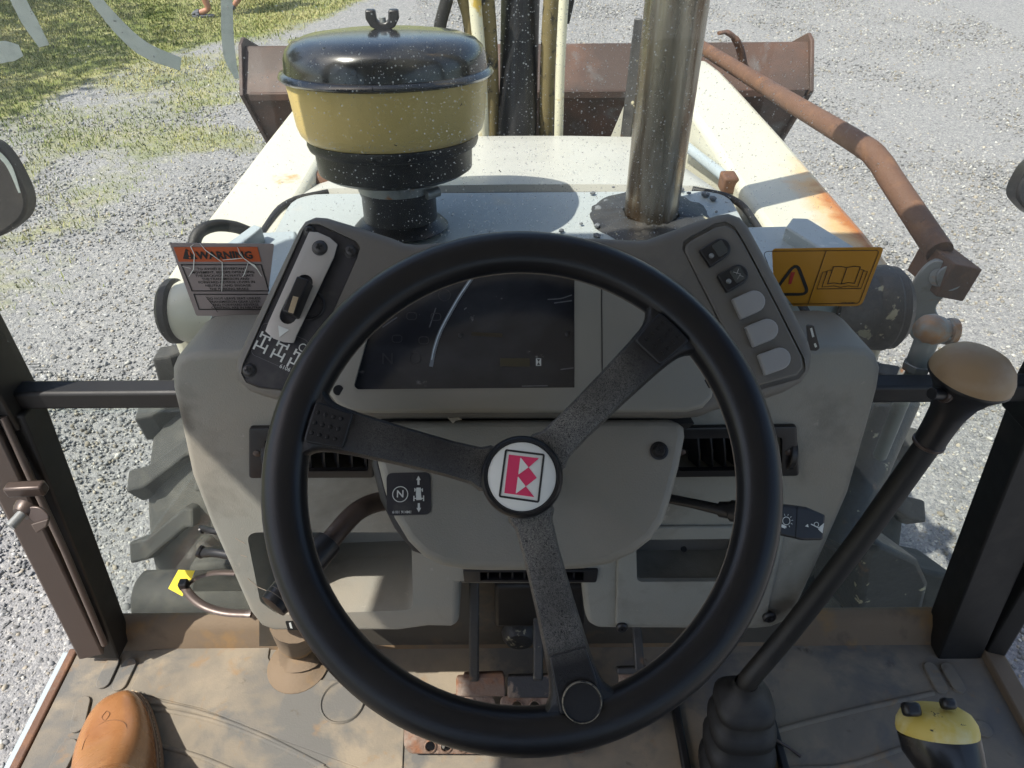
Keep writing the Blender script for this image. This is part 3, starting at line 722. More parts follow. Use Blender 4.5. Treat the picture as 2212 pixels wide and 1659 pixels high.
bj = lathe('ball_joint', [(0.0, -0.019), (0.010, -0.0175), (0.017, -0.010), (0.0195, 0.0), (0.017, 0.010), (0.013, 0.018), (0.0165, 0.020), (0.0165, 0.027), (0.012, 0.028)], ball, at_d(2070, 718, 0.86) - ball, M_zrust, BL, seg=24, label='rust topped ball joint')
cyl('ball_nut', at_d(2040, 715, 0.862), at_d(2052, 717, 0.862), 0.016, M_zinc, bj, seg=6)
cyl('ball_stud', at_d(2052, 717, 0.862), at_d(2066, 718, 0.862), 0.009, M_zrust, bj, seg=8)
p1, p2 = at_d(2004, 728, 0.865), at_d(1982, 785, 0.885)
cyl('link_sleeve', p1, p2, 0.0135, M_zinc, bj)
cyl('lock_nut', p2, at_d(1975, 800, 0.89), 0.0165, M_zinc, bj, seg=6)
cyl('link_rod', at_d(1976, 797, 0.889), at_d(1900, 985, 1.02), 0.0095, M_zinc, bj)

# ---- bonnet, cowl, air cleaner, exhaust
def hood_z(y): return 1.60 - 0.2586 * (y - 1.09)
sec = [(-0.375, -0.42), (-0.375, -0.07), (-0.366, -0.032), (-0.345, -0.010), (-0.31, -0.001), (-0.15, 0.003), (0.0, 0.004), (0.15, 0.003), (0.31, -0.001), (0.345, -0.010), (0.366, -0.032), (0.375, -0.07), (0.375, -0.42)]
ys = [(1.105, -0.012), (1.110, 0), (1.25, 0), (1.45, 0), (1.65, 0.0), (1.80, -0.002), (1.86, -0.012), (1.90, -0.04), (1.925, -0.10), (1.94, -0.45)]
vs = []; fs = []
for y, dz in ys:
    for x, z in sec: vs.append((x, y, hood_z(min(y, 1.9)) + z + dz))
K = len(sec)
for j in range(len(ys) - 1):
    for i in range(K - 1): fs.append([j * K + i, j * K + i + 1, (j + 1) * K + i + 1, (j + 1) * K + i])
hood = make('bonnet', vs, fs, M_hood, BL, smooth=40, label='white bonnet speckled with debris')
zc = 1.595
pts = fil([Vector(q) for q in ((-0.352, 0.60, zc), (-0.352, 1.088, zc), (0.352, 1.088, zc), (0.352, 0.60, zc))], [0.001, 0.05, 0.05, 0.001])
cowl = slab('cowl_plate', pts, (0, 0, 1), 0.03, M_cowl, BL, bev=0.006, seg=3, label='pale blue grey cowl plate under the air cleaner')
under = slab('engine_bay_side', [Vector(q) for q in ((-0.37, 0.75, zc - 0.032), (-0.37, 1.10, zc - 0.032), (0.37, 1.10, zc - 0.032), (0.37, 0.75, zc - 0.032))], (0, 0, 1), 0.5, M_matte, BL, bev=0.01)
seal = [Vector((-0.372, 0.70, zc)), Vector((-0.372, 0.98, zc + 0.001)), Vector((-0.355, 1.065, zc + 0.002)), Vector((-0.30, 1.100, zc + 0.002)), Vector((0.30, 1.100, zc + 0.002)), Vector((0.355, 1.065, zc + 0.002)), Vector((0.372, 0.98, zc + 0.001)), Vector((0.372, 0.70, zc))]
for part_ in (seal[:4], seal[4:]):
    tube('bonnet_seal', smooth_path([p - Vector((0, 0, 0.005)) for p in part_], 5), 0.0055, M_rubber, BL, seg=10)
tube('hydraulic_pipe', smooth_path([at_x(1478, 312, 0.37), at_x(1510, 338, 0.375), at_x(1560, 378, 0.38), at_x(1580, 400, 0.38)]), 0.010, M_tower, BL, label='blue grey pipe between bonnet and loader arm')
boxp('pipe_clamp', at_x(1573, 394, 0.378), 0.026, 0.035, 0.03, M_rust, BL, bev=0.004)
fa = at_z(868, 492, zc)
lean = Vector((0.0, math.sin(rad(8)), math.cos(rad(8))))
ac = lathe('air_cleaner', [(0.066, 0.0), (0.070, 0.004), (0.062, 0.012), (0.054, 0.016), (0.054, 0.052), (0.056, 0.056), (0.056, 0.088)], fa, lean, M_black, BL, seg=40, label='round air pre-cleaner with amber bowl and glossy black lid')
lathe('clamp_band', [(0.0555, 0.060), (0.0575, 0.061), (0.0575, 0.074), (0.0555, 0.075)], fa, lean, M_zinc, ac, seg=40, caps=False)
cl = at_d(962, 405, (fa - EYE).length * 0.92)
cyl('clamp_screw', fa + lean * 0.067 + Vector((0.045, -0.040, 0)), fa + lean * 0.067 + Vector((0.062, -0.028, 0)), 0.007, M_zinc, ac)
lathe('base_ring', [(0.056, 0.084), (0.100, 0.086), (0.109, 0.092), (0.110, 0.122), (0.117, 0.124), (0.119, 0.130), (0.118, 0.137)], fa, lean, M_black, ac, seg=64)
lathe('bowl', [(0.112, 0.1365), (0.1200, 0.1385), (0.1255, 0.145), (0.1285, 0.155), (0.1310, 0.180), (0.1345, 0.213), (0.1345, 0.217)], fa, lean, M_bowl, ac, seg=64, label='amber plastic dust bowl')
lid = lathe('lid', [(0.134, 0.2125), (0.140, 0.213), (0.1425, 0.2165), (0.140, 0.221), (0.1345, 0.2225), (0.1335, 0.229), (0.1325, 0.238), (0.1285, 0.248), (0.1195, 0.2565), (0.102, 0.2625), (0.070, 0.2665), (0.035, 0.2685), (0.0, 0.269)], fa, lean, M_lid, ac, seg=64, smooth=60, label='glossy black domed lid')
wt = fa + lean * 0.269
wp = Plane(wt, (0, -1, 0.0))
def wing_pt(a, b): return wt + Vector((1, 0, 0)) * a * 0.88 + lean * b * 0.85
wing = [(-0.024, 0.026), (-0.010, 0.026), (-0.0085, 0.012), (-0.004, 0.009), (0.004, 0.009), (0.0085, 0.012), (0.010, 0.026), (0.024, 0.026), (0.0245, 0.014), (0.018, 0.003), (0.008, -0.002), (-0.008, -0.002), (-0.018, 0.003), (-0.0245, 0.014)]
wn = slab('wing_nut', [wing_pt(a, b) + Vector((0, -0.005, 0)) for a, b in wing], (0, -1, 0), 0.010, M_black, ac, bev=0.002)
cyl('lid_stud', wt + lean * 0.004, wt + lean * 0.013, 0.0042, M_zinc, ac)
eb = at_z(1405, 470, zc)
et = at_y(1463, 0, eb.y); ed = (et - eb).normalized(); EL = (et - eb).length
ex = lathe('exhaust_pipe', [(0.0405, -0.02), (0.0405, EL * 0.5), (0.0405, EL), (0.0405, EL + 0.30), (0.0405, EL + 0.42), (0.037, EL + 0.42), (0.037, EL + 0.2)], eb, ed, M_exh, BL, seg=48, label='upright exhaust pipe with brown and pale streaks')
cv = []; cf = []
nr = 48
for j in range(nr):
    a = 2 * math.pi * j / nr
    for k, (r, h) in enumerate(((0.042, 0.010), (0.060, 0.009), (0.078, 0.006), (0.092, 0.001))):
        q = Vector((math.cos(a), math.sin(a), 0)); w = 1 + 0.10 * mnoise.noise(q * 3.0 + Vector((k, 0, 5)))
        cv.append(eb + q * r * w + Vector((0, 0, h + 0.004 * mnoise.noise(Vector((j * 0.9, k * 2.1, 0))))))
for j in range(nr):
    for k in range(3): cf.append([j * 4 + k, j * 4 + k + 1, ((j + 1) % nr) * 4 + k + 1, ((j + 1) % nr) * 4 + k])
make('exhaust_collar', cv, cf, variant(M_grime, 'flaking_heat_collar'), ex, smooth=60)
crumb_src = None
for k in range(46):
    a = rng.uniform(0, 2 * math.pi); r = rng.uniform(0.045, 0.15); q = eb + Vector((math.cos(a) * r, math.sin(a) * r * 0.8 - 0.012, 0.004)); s = rng.uniform(0.5, 1.3)
    if crumb_src is None:
        bm = bmesh.new(); bmesh.ops.create_icosphere(bm, subdivisions=1, radius=0.0065)
        for v in bm.verts: v.co *= 1 + 0.35 * mnoise.noise(v.co * 300)
        me = bpy.data.meshes.new('paint_flake'); bm.to_mesh(me); bm.free()
        crumb_src = finish('paint_flake', me, mat('grey_paint_flake', (0.15, 0.16, 0.17), 0.7, var=0.3, vscale=60), ex, None)
        o = crumb_src; o.matrix_basis = Matrix.Translation(q)
    else:
        copy_of(crumb_src, 'paint_flake', Matrix.Translation(q) @ Matrix.Rotation(a * 3, 4, 'Z') @ Matrix.Diagonal((s, s * 0.8, s * 0.55, 1)), ex)

# ---- centre ram and hoses ahead of the bonnet
tube('centre_ram', [at_y(1124, -260, 2.15), at_y(1124, 0, 2.12), at_y(1121, 150, 2.08), at_y(1117, 300, 2.04), at_y(1116, 420, 2.0)], [0.052, 0.052, 0.053, 0.056, 0.058], M_black, BL, seg=24, label='black hydraulic ram standing between the hoses')
def hose(pts, y, r, m, label=None, name='hydraulic_hose'):
    return tube(name, smooth_path([at_y(px, py, y) for px, py in pts], 5), r, m, BL, seg=12, label=label)
hose([(985, -120), (970, -20), (950, 60), (947, 130)], 2.0, 0.016, M_rubber, 'black hose curving behind the air cleaner lid')
hose([(985, -100), (996, -20), (1010, 30), (1016, 75), (1018, 130)], 2.02, 0.016, M_hosetan, 'muddy hose end behind the air cleaner lid')
hose([(1022, -150), (1026, 0), (1036, 120), (1046, 320)], 1.98, 0.016, M_hosecr, 'cream painted pipe beside the black ram', 'hydraulic_pipe')
hose([(1040, -150), (1052, 0), (1060, 120), (1066, 320)], 2.06, 0.020, M_hosetan, 'thick muddy hose left of the black ram')
hose([(1200, -150), (1191, 0), (1184, 120), (1178, 320)], 2.06, 0.021, M_hosetan, 'thick mottled hose right of the black ram')
hose([(1232, -150), (1218, 0), (1210, 160), (1206, 320)], 1.98, 0.0125, M_hosecr, 'thin cream pipe right of the black ram', 'hydraulic_pipe')
hose([(1245, -120), (1232, -10), (1222, 40), (1220, 48)], 2.3, 0.014, M_rubber, 'short black hose beside the thin cream pipe')
p0, p1 = at_y(1384, 40, 1.95), at_y(1352, 300, 1.90)
beam('marker_bar', p0, p1, 0.03, 0.02, M_grime, BL, label='dark slanting bar beside the exhaust')

# ---- bucket
bx0, bx1 = -1.105, 1.25
outer = [(3.19, 1.280), (3.175, 1.276), (3.05, 1.13), (3.28, 0.80), (3.42, 0.62), (3.62, 0.50), (4.05, 0.47)]
inner = [(4.05, 0.492), (3.63, 0.522), (3.435, 0.64), (3.302, 0.81), (3.078, 1.13), (3.19, 1.262)]
bk = slab('loader_bucket', [Vector((bx1, y, z)) for y, z in outer + inner], (1, 0, 0), bx1 - bx0, M_bucket, BL, label='rusty brown loader bucket ahead of the bonnet')
for xx in (bx0 - 0.012, bx1 + 0.0):
    slab('end_plate', [Vector((xx + 0.012, y, z)) for y, z in ((3.21, 1.31), (3.155, 1.295), (3.03, 1.13), (3.26, 0.79), (3.41, 0.595), (3.61, 0.475), (4.06, 0.45), (3.95, 0.75), (3.55, 1.15))], (1, 0, 0), 0.016, M_bucket, bk, bev=0.003)
beam('back_rib', Vector((bx0 + 0.02, 3.046, 1.12)), Vector((bx1 - 0.02, 3.046, 1.12)), 0.02, 0.03, M_bucket, bk)
tube('hook', smooth_path([at_y(1552, 72, 3.06), at_y(1570, 70, 3.07), at_y(1588, 84, 3.08), at_y(1599, 108, 3.09), at_y(1606, 140, 3.10)]), [0.012] * 6 + [0.018] * 6 + [0.024] * 13, M_rust, bk, seg=10, flat=0.6)

# ---- front wheels
def front_wheel(x0, x1, label):
    w = x1 - x0; c = Vector(((x0 + x1) / 2, 1.46, 0.52)); h = w / 2
    ty = lathe('front_wheel', [(0.24, -h * 0.7), (0.30, -h * 0.95), (0.40, -h), (0.46, -h * 0.92), (0.485, -h * 0.7), (0.49, 0), (0.485, h * 0.7), (0.46, h * 0.92), (0.40, h), (0.30, h * 0.95), (0.24, h * 0.7)], c, (1, 0, 0), M_tyre, BL, seg=48, label=label)
    lathe('rim', [(0.0, -h * 0.25), (0.10, -h * 0.25), (0.20, -h * 0.45), (0.245, -h * 0.72), (0.25, h * 0.72), (0.2, h * 0.45), (0.1, h * 0.25), (0.0, h * 0.25)], c, (1, 0, 0), M_cream, ty, seg=32)
    src = None
    for k in range(40):
        side = 1 if k % 2 else -1; a = 2 * math.pi * k / 40
        if src is None:
            prof = [(0.0, 0.03), (0.02, 0.035), (h * 0.75, -0.035), (h * 1.03, -0.045), (h * 1.03, -0.095), (h * 0.75, -0.085), (0.02, -0.012), (0.0, -0.012)]
            vv = [Vector((a_, b_, 0.524)) for a_, b_ in prof] + [Vector((a_ * 1.02, b_ * 1.15, 0.44)) for a_, b_ in prof]; n8 = len(prof)
            ff = [list(range(n8)), list(range(2 * n8 - 1, n8 - 1, -1))] + [[i, (i + 1) % n8, n8 + (i + 1) % n8, n8 + i] for i in range(n8)]
            src = make('lug', vv, ff, M_tyre, ty, smooth=None, bev=0.006)
            bpy.context.view_layer.update(); bake(src)
            o = src
        else:
            o = bpy.data.objects.new('lug', src.data); COL.objects.link(o); o.parent = ty
        o.matrix_basis = Matrix.Translation(c) @ Matrix.Rotation(a, 4, 'X') @ Matrix.Diagonal((side, 1, 1, 1))
    return ty
front_wheel(-0.87, -0.58, 'dusty front tyre seen through the lower pane by the yellow tag')
front_wheel(0.64, 0.93, 'dusty front tyre seen through the lower pane behind the gear lever')
axle = boxp('front_axle', (0.03, 1.46, 0.50), 1.3, 0.16, 0.18, M_matte, BL, bev=0.02)
chassis = boxp('chassis', (0.0, 1.35, 0.80), 0.56, 1.5, 0.50, M_matte, BL, bev=0.03)
# things seen low through the lower pane
pa, pb = at_y(310, 1290, 0.80), at_y(560, 1290, 0.80)
st = cyl('steering_cylinder', pa, Vector((-0.20, pa.y, pa.z)), 0.052, M_tyre, BL, seg=28, label='dusty grey cylinder low outside by the yellow tag')
slab('side_plate', [at_y(*q, 0.78) for q in ((405, 1225), (560, 1215), (600, 1420), (395, 1400))], (0, -1, 0.3), 0.05, variant(M_tyre, 'dusty_side_plate'), BL, bev=0.012)
lr = cyl('lift_ram', at_y(1945, 858, 1.02), at_y(1800, 1180, 0.80), 0.036, M_grime, BL, seg=24, label='dark lift ram outside behind the gear lever')
cyl('ram_rod', at_y(1945, 858, 1.02), at_y(1968, 800, 1.06), 0.020, M_zinc, lr)
slab('step_bracket', [at_y(*q, 0.80) for q in ((1870, 1195), (1905, 1175), (1990, 1215), (2010, 1260), (1990, 1345), (1850, 1345))], (0.2, -1, 0.4), 0.16, M_grime, BL, bev=0.012, label='blocky dark bracket low outside the lower pane')
slab('step_plate', [at_y(*q, 0.84) for q in ((1990, 1232), (2075, 1250), (2065, 1345), (1985, 1345))], (0.2, -1, 0.4), 0.12, M_tyre, BL, bev=0.012)
# ---- mirrors outside the doors
mp = Plane(at_d(25, 415, 1.02), (0.25, -0.9, 0.3))
mr = slab('door_mirror', smooth_path([mp.hit(*q) for q in ((-80, 515), (-100, 420), (-80, 315), (-30, 302), (4, 325), (34, 372), (56, 425), (54, 462), (30, 490), (-8, 514), (-45, 524))], 4, True), mp.n, 0.045, mat('grimy_mirror_shell', (0.022, 0.019, 0.016), 0.75, var=0.3, vscale=30, layers=[((0.06, 0.05, 0.04), 20, 0.5, 0.75, 5)]), BL, bev=0.012, seg=3, label='dark round cornered door mirror cut by the frame beside the grass')
mp2 = Plane(at_d(2240, 405, 1.02), (-0.25, -0.9, 0.3))
slab('door_mirror', smooth_path([mp2.hit(*q) for q in ((2300, 480), (2240, 470), (2206, 442), (2196, 420), (2206, 390), (2235, 350), (2300, 320))], 4, True), mp2.n, 0.045, M_black, BL, bev=0.012, seg=3, label='black door mirror just entering the frame over bare gravel')

# ================================================================== CAB SHELL
GY = 0.665
GP = Plane((0, GY, 1.8), (0, -1, 0))                      # inner face of the windscreen
M_glass_c = glass_material('speckled_windscreen_glass', (0.97, 0.985, 0.97), (0.82, 0.82, 0.78), centre=(0.06, GY, 1.85), reach=0.36, haze=(0.003, 0.020))
XL, XR = -0.70, 0.745
def pane(name, pts, n, m, label):
    o = slab(name, pts, n, 0.005, m, BL, smooth=None, label=label)
    o.data.materials.append(M_clear)
    for f in o.data.polygons: f.material_index = 0 if f.normal.dot(Vector(n)) > 0.9 else 1
    return o
ws = pane('windscreen', [Vector((XL, GY, 1.50)), Vector((XR, GY, 1.50)), Vector((XR, GY, 2.46)), Vector((XL, GY, 2.46))], (0, -1, 0), M_glass_c, 'upper windscreen pane speckled with dried rain spots')
lw = pane('lower_windscreen', [Vector((XL, 0.628, 1.09)), Vector((XR, 0.628, 1.09)), Vector((XR, 0.682, 1.51)), Vector((XL, 0.682, 1.51))], (0, -0.99, 0.127), M_lowglass, 'greenish lower windscreen pane below the crossbar')
zb0, zb1 = at_y(60, 853, 0.648).z, at_y(2100, 838, 0.648).z
crossbar = beam('crossbar', Vector((XL - 0.02, 0.648, zb0)), Vector((XR + 0.02, 0.648, zb1)), 0.026, 0.026, M_matte, BL, bev=0.004, label='black steel bar across the windscreen')
M_pl = M_pillar
# A pillars: lower half leans back to the floor, upper half rises to the roof
pb, pt = at_y(214, 1362, 0.600), at_y(15, 872, 0.645)
pil = beam('front_pillar', pb + (pb - pt).normalized() * 0.04, pt, 0.062, 0.045, M_pillar, BL, up=(0, -1, 0.1), label='dark cab pillar rising from the sunlit floor')
beam('upper_post', pt - Vector((0.012, 0, 0.02)), Vector((pt.x - 0.012, 0.70, 2.47)), 0.07, 0.06, M_pillar, pil, up=(0, -1, 0))
sb, st_ = at_y(196, 1392, 0.570), at_y(-40, 905, 0.615)
jamb = beam('door_jamb', sb + (sb - st_).normalized() * 0.012, st_ + (st_ - sb) * 0.3, 0.034, 0.03, M_pillin, BL, up=(0.3, -1, 0.1), label='brown painted door jamb edge in the sun')
tube('door_seal', [at_y(226, 1392, 0.565), at_y(140, 1190, 0.585), at_y(6, 900, 0.615)], 0.0045, variant(M_pillin, 'rusted_door_seal'), jamb, seg=8)
tube('door_strut', smooth_path([at_d(-60, 960, 0.98), at_d(20, 1090, 1.00), at_d(85, 1210, 1.03), at_d(150, 1330, 1.06)]), 0.010, M_black, BL, seg=12, label='black door strut outside the pillar')
lt = beam('door_latch', at_d(16, 1058, 0.845), at_d(98, 1054, 0.845), 0.014, 0.016, M_rod, BL, label='worn steel door latch on the pillar')
tube('latch_pin', [at_d(22, 1138, 0.825), at_d(52, 1105, 0.838)], [0.0058, 0.0058], M_zinc, lt, seg=12)
lathe('latch_boss', [(0.0, 0.012), (0.010, 0.011), (0.013, 0.006), (0.014, 0)], at_d(60, 1095, 0.845), at_d(22, 1138, 0.825) - at_d(60, 1095, 0.845), M_rod, lt)
slab('latch_paddle', smooth_path([at_d(58, 1098, 0.835), at_d(82, 1095, 0.834), at_d(104, 1112, 0.835), at_d(102, 1128, 0.836), at_d(88, 1135, 0.837), at_d(64, 1122, 0.836)], 4, True), (0.2, -0.7, 0.6), 0.006, M_rod, lt, bev=0.0015)
slab('paddle_tip', [at_d(66, 1133, 0.830), at_d(104, 1122, 0.830), at_d(100, 1138, 0.835), at_d(78, 1152, 0.835)], (0.2, -0.7, 0.6), 0.006, M_pillin, lt, bev=0.001)
qb, qt = at_y(2064, 1372, 0.600), at_y(2266, 880, 0.645)
pir = beam('front_pillar', qb + (qb - qt).normalized() * 0.03, qt, 0.068, 0.05, M_matte, BL, up=(0, -1, 0.1), label='black cab pillar behind the gear lever')
beam('upper_post', qt - Vector((0, 0, 0.02)), Vector((qt.x, 0.70, 2.47)), 0.07, 0.06, M_matte, pir, up=(0, -1, 0))
jr = beam('door_jamb', at_y(2120, 1440, 0.585), at_y(2330, 1080, 0.60), 0.028, 0.03, M_matte, BL, up=(-0.3, -1, 0.1))
tube('door_seal', [at_y(2086, 1392, 0.60), at_y(2150, 1290, 0.605), at_y(2290, 1060, 0.62)], 0.007, M_matte, jr, seg=8)
# roof and rear frame keep the sun off the controls
roof = slab('cab_roof', fil([Vector(q) for q in ((-0.89, -1.15, 2.56), (0.95, -1.15, 2.56), (0.95, 0.67, 2.56), (-0.89, 0.67, 2.56))], 0.12), (0, 0, 1), 0.06, M_roof, BL, bev=0.02, seg=3)
slab('headlining', [Vector(q) for q in ((-0.80, -1.05, 2.498), (0.85, -1.05, 2.498), (0.85, 0.70, 2.498), (-0.80, 0.70, 2.498))], (0, 0, 1), 0.015, M_lining, roof)  # unseen lining, toned pale to bounce light into the cab
for x in (-0.72, 0.77):
    beam('rear_post', Vector((x, -1.0, 1.0)), Vector((x, -1.0, 2.5)), 0.07, 0.07, M_matte, BL, up=(0, 1, 0))
    beam('door_rail', Vector((x, -1.0, 2.44)), Vector((x, 0.70, 2.44)), 0.06, 0.09, M_matte, BL)
# unseen rear of the cab, added to block windscreen reflections: bulkhead, header, seat
slab('unseen_rear_bulkhead', fil([Vector(q) for q in ((-0.70, -1.02, 1.03), (0.75, -1.02, 1.03), (0.75, -1.02, 1.50), (-0.70, -1.02, 1.50))], 0.02), (0, 1, 0), 0.03, M_matte, BL, bev=0.006)
beam('unseen_rear_header', Vector((-0.70, -1.0, 2.38)), Vector((0.75, -1.0, 2.38)), 0.06, 0.16, M_matte, BL)
seat = slab('unseen_operator_seat', fil([Vector(q) for q in ((-0.24, -0.66, 1.50), (0.26, -0.66, 1.50), (0.26, -0.20, 1.52), (-0.24, -0.20, 1.52))], 0.06), (0, 0, 1), 0.12, M_black, BL, bev=0.04, seg=4)
slab('backrest', fil([Vector((x, -0.66 - 0.14 * (z - 1.5), z)) for x, z in ((-0.25, 1.50), (0.27, 1.50), (0.25, 1.86), (-0.23, 1.86))], 0.08), (0, 0.99, 0.14), 0.11, M_black, seat, bev=0.04, seg=4)
boxp('seat_pedestal', (0.01, -0.45, 1.22), 0.30, 0.34, 0.34, M_matte, seat, bev=0.02)
# left door glass frame: belt rail and rear stile of the open-framed glass door
beam('door_stile', Vector((-0.735, -0.28, 1.06)), Vector((-0.735, -0.34, 2.46)), 0.04, 0.05, M_matte, BL, up=(0, 1, 0))

# ---- floor
FZ = 1.05
fl = slab('cab_floor', [Vector(q) for q in ((XL + 0.006, -0.95, FZ), (XR, -0.95, FZ), (XR, 0.612, FZ), (XL + 0.006, 0.612, FZ))], (0, 0, 1), 0.02, M_floor, BL, label='dusty tan rubber mat on the cab floor')
sp = [(0.596, 1.049), (0.604, 1.062), (0.610, 1.082), (0.620, 1.097), (0.633, 1.100), (0.637, 1.085), (0.637, 1.0), (0.596, 1.0)]
sill = slab('windscreen_sill', [Vector((XR, y, z)) for y, z in sp], (1, 0, 0), XR - XL, M_sill, BL, smooth=60, label='dirt caked sill under the lower windscreen')
dsill = beam('door_sill', Vector((XL - 0.002, -0.95, FZ - 0.006)), Vector((XL - 0.002, 0.60, FZ - 0.006)), 0.014, 0.02, M_rust, BL, label='rusty strip along the open side of the floor')
beam('sill_flange', Vector((XL - 0.017, -0.95, FZ - 0.02)), Vector((XL - 0.017, 0.60, FZ - 0.02)), 0.012, 0.03, variant(M_tower, 'grey_sill_flange'), dsill)
rsill = beam('door_sill', Vector((XR + 0.004, -0.95, FZ - 0.002)), Vector((XR + 0.004, 0.60, FZ - 0.002)), 0.03, 0.03, M_sill, BL)
Z7 = zw(0, 1950, 1400); Z21 = zw(2500, 1900, 1500)
def fz(q, dz=0.0): return at_z(q[0], q[1], FZ + dz)
def pad(pts, h, m, r=0.012, bev=0.0012, name='mat_panel'):
    return slab(name, fil([fz(q, h) for q in pts], r), (0, 0, 1), h + 0.003, m, fl, bev=bev, seg=2)
pad([Z7(*q) for q in ((925, 930), (1640, 868), (1668, 895), (1655, 975), (1700, 1065), (1800, 1106), (2190, 1120), (2500, 1300), (2480, 1780), (2212, 1655), (1700, 1470), (1250, 1290), (850, 1196), (800, 1180))], 0.003, M_floor, 0.006)
ridge = lambda pts, w=0.007, h=0.003: tube('mat_ridge', smooth_path([fz(Z7(*q), 0.0005) for q in pts], 5), w * 0.5, M_floor, fl, seg=8, flat=0.8)
ridge([(860, 1285), (1100, 1318), (1400, 1395), (1800, 1560), (2080, 1700)])
ridge([(900, 1500), (1200, 1580), (1400, 1659), (1600, 1740)])
ridge([(850, 1245), (1000, 1262), (1250, 1320), (1600, 1450), (2000, 1650)])
def lozenge(c, d, L, w):
    c = Vector(c); d = Vector(d).normalized(); s = Vector((-d.y, d.x, 0))
    pts = [c + d * (L - w) * sg + (s * math.cos(a) + d * math.sin(a) * sg) * w * (1 if True else 1) for sg in (1, -1) for a in [math.pi * k / 8 * (1 if sg > 0 else 1) for k in range(9)]]
    ring = []
    for k in range(9):
        a = math.pi * k / 8; ring.append(c + d * (L - w) + (s * math.cos(a) + d * math.sin(a)) * w)
    for k in range(9):
        a = math.pi * k / 8; ring.append(c - d * (L - w) - (s * math.cos(a) + d * math.sin(a)) * w)
    return slab('mat_stud', [p + Vector((0, 0, 0.0045)) for p in ring], (0, 0, 1), 0.006, M_floor, fl, bev=0.001)
for (a, b, w) in (((705, 1000), (635, 1150), 0.0105), ((810, 1010), (735, 1165), 0.0105), ((520, 1245), (480, 1420), 0.0105), ((440, 1510), (350, 1690), 0.013)):
    p, q = fz(Z7(*a)), fz(Z7(*b)); lozenge((p + q) / 2, p - q, (p - q).length / 2 + 0.006, w)
for (a, b, w) in (((1660, 1030), (1740, 1185), 0.010), ((1755, 1035), (1845, 1180), 0.010), ((1930, 1380), (2010, 1420), 0.012)):
    p, q = fz(Z21(*a)), fz(Z21(*b)); lozenge((p + q) / 2, p - q, (p - q).length / 2 + 0.004, w)
for pts in ([(640, 1450), (780, 1408), (1200, 1300), (1690, 1190)], [(800, 1630), (1180, 1610), (1540, 1500), (1700, 1470)]):
    tube('mat_ridge', smooth_path([fz(Z21(*q), 0.0005) for q in pts], 5), 0.004, M_floor, fl, seg=8, flat=0.8)
lathe('floor_plug', [(0.0, 0.0042), (0.030, 0.004), (0.032, 0.0065), (0.034, 0.004), (0.034, 0.0)], fz((741, 1518)), (0, 0, 1), M_floor, fl, seg=32)
# boarding step below the door
stp = slab('boarding_step', [Vector(q) for q in ((-1.02, 0.10, 0.72), (-0.735, 0.10, 0.72), (-0.735, 0.44, 0.72), (-0.80, 0.44, 0.72))], (0, 0, 1), 0.03, variant(M_rust, 'dark_rusty_step'), BL, bev=0.003, label='rusty toothed boarding step below the floor')
src = None
for k in range(15):
    t = k / 14; q = Vector((-1.02, 0.10, 0.725)).lerp(Vector((-0.80, 0.44, 0.725)), t)
    if src is None:
        src = boxp('step_tooth', (0, 0, 0), 0.012, 0.012, 0.02, M_rust, stp, bev=0.003); src.matrix_basis = Matrix.Translation(q)
    else:
        o = bpy.data.objects.new('step_tooth', src.data); COL.objects.link(o); o.parent = stp; o.matrix_basis = Matrix.Translation(q)

# ---- labels and paint marks on the windscreen
Z22 = zw(600, 900, 800)
def g(q, off=0.0): return GP.hit(q[0], q[1], off)
def rect(a, b, c, d): return [a, b, c, d]
TLx = GP.to2(g((365, 526))); BLx = GP.to2(g((423, 680)))
wl = slab('warning_label', fil([g((366, 525), 0.001), g((592, 527), 0.001), g((573, 684), 0.001), g((424, 682), 0.001)], 0.002), GP.n, 0.0008, M_label, BL, smooth=None, label='cracked orange and white warning label on the windscreen')
slab('orange_band', [g(Z22(*q), 0.0016) for q in ((215, 182), (1120, 180), (1160, 338), (272, 338))], GP.n, 0.0004, M_orange, wl, smooth=None)
text('heading', 'WARNING', GP, g(Z22(775, 262)), 0.0088, M_ink, wl, off=0.0021, bold=0.05, sx=1.0)
tri = [g(Z22(*q), 0.0021) for q in ((345, 195), (480, 312), (315, 310))]
wt_ = slab('warning_triangle', fil(tri, 0.001), GP.n, 0.0003, M_ink, wl, smooth=None)
stroke('exclamation', [g(Z22(378, 225), 0.0025), g(Z22(388, 272), 0.0025)], 0.0019, GP.n, 0.0002, M_orange, wl)
lathe('exclamation_dot', [(0, 0.0003), (0.0011, 0.0003), (0.0011, 0)], g(Z22(392, 293), 0.0022), GP.n, M_orange, wl, seg=12)
for box_ in (((300, 372), (1160, 372), (1245, 655), (415, 655)), ((435, 692), (1300, 692), (1345, 855), (490, 855))):
    outline('label_border', [g(Z22(*q), 0.0016) for q in box_], 0.0011, GP.n, 0.0003, M_ink, wl)
L1 = ['TO AVOID INADVERTANT', 'MOVEMENT, BEFORE OPERATING', 'THE BACKHOE ALWAYS PLACE', 'THE TRANSMISSION AND', 'FORWARD-REVERSE LEVERS IN', 'NEUTRAL AND ENGAGE', 'THE PARKING BRAKE']
for s, (x, y) in zip(L1, ((742, 408), (755, 445), (770, 481), (782, 517), (795, 552), (808, 588), (820, 624))):
    text('label_line', s, GP, g(Z22(x, y)), 0.0030, M_ink, wl, off=0.0017, bold=0.02, sx=1.08)
L2 = ['DO NOT LEAVE SEAT UNLESS', 'TRANSMISSION GEAR LEVER', 'AND FORWARD-REVERSE', 'CONTROL ARE IN NEUTRAL']
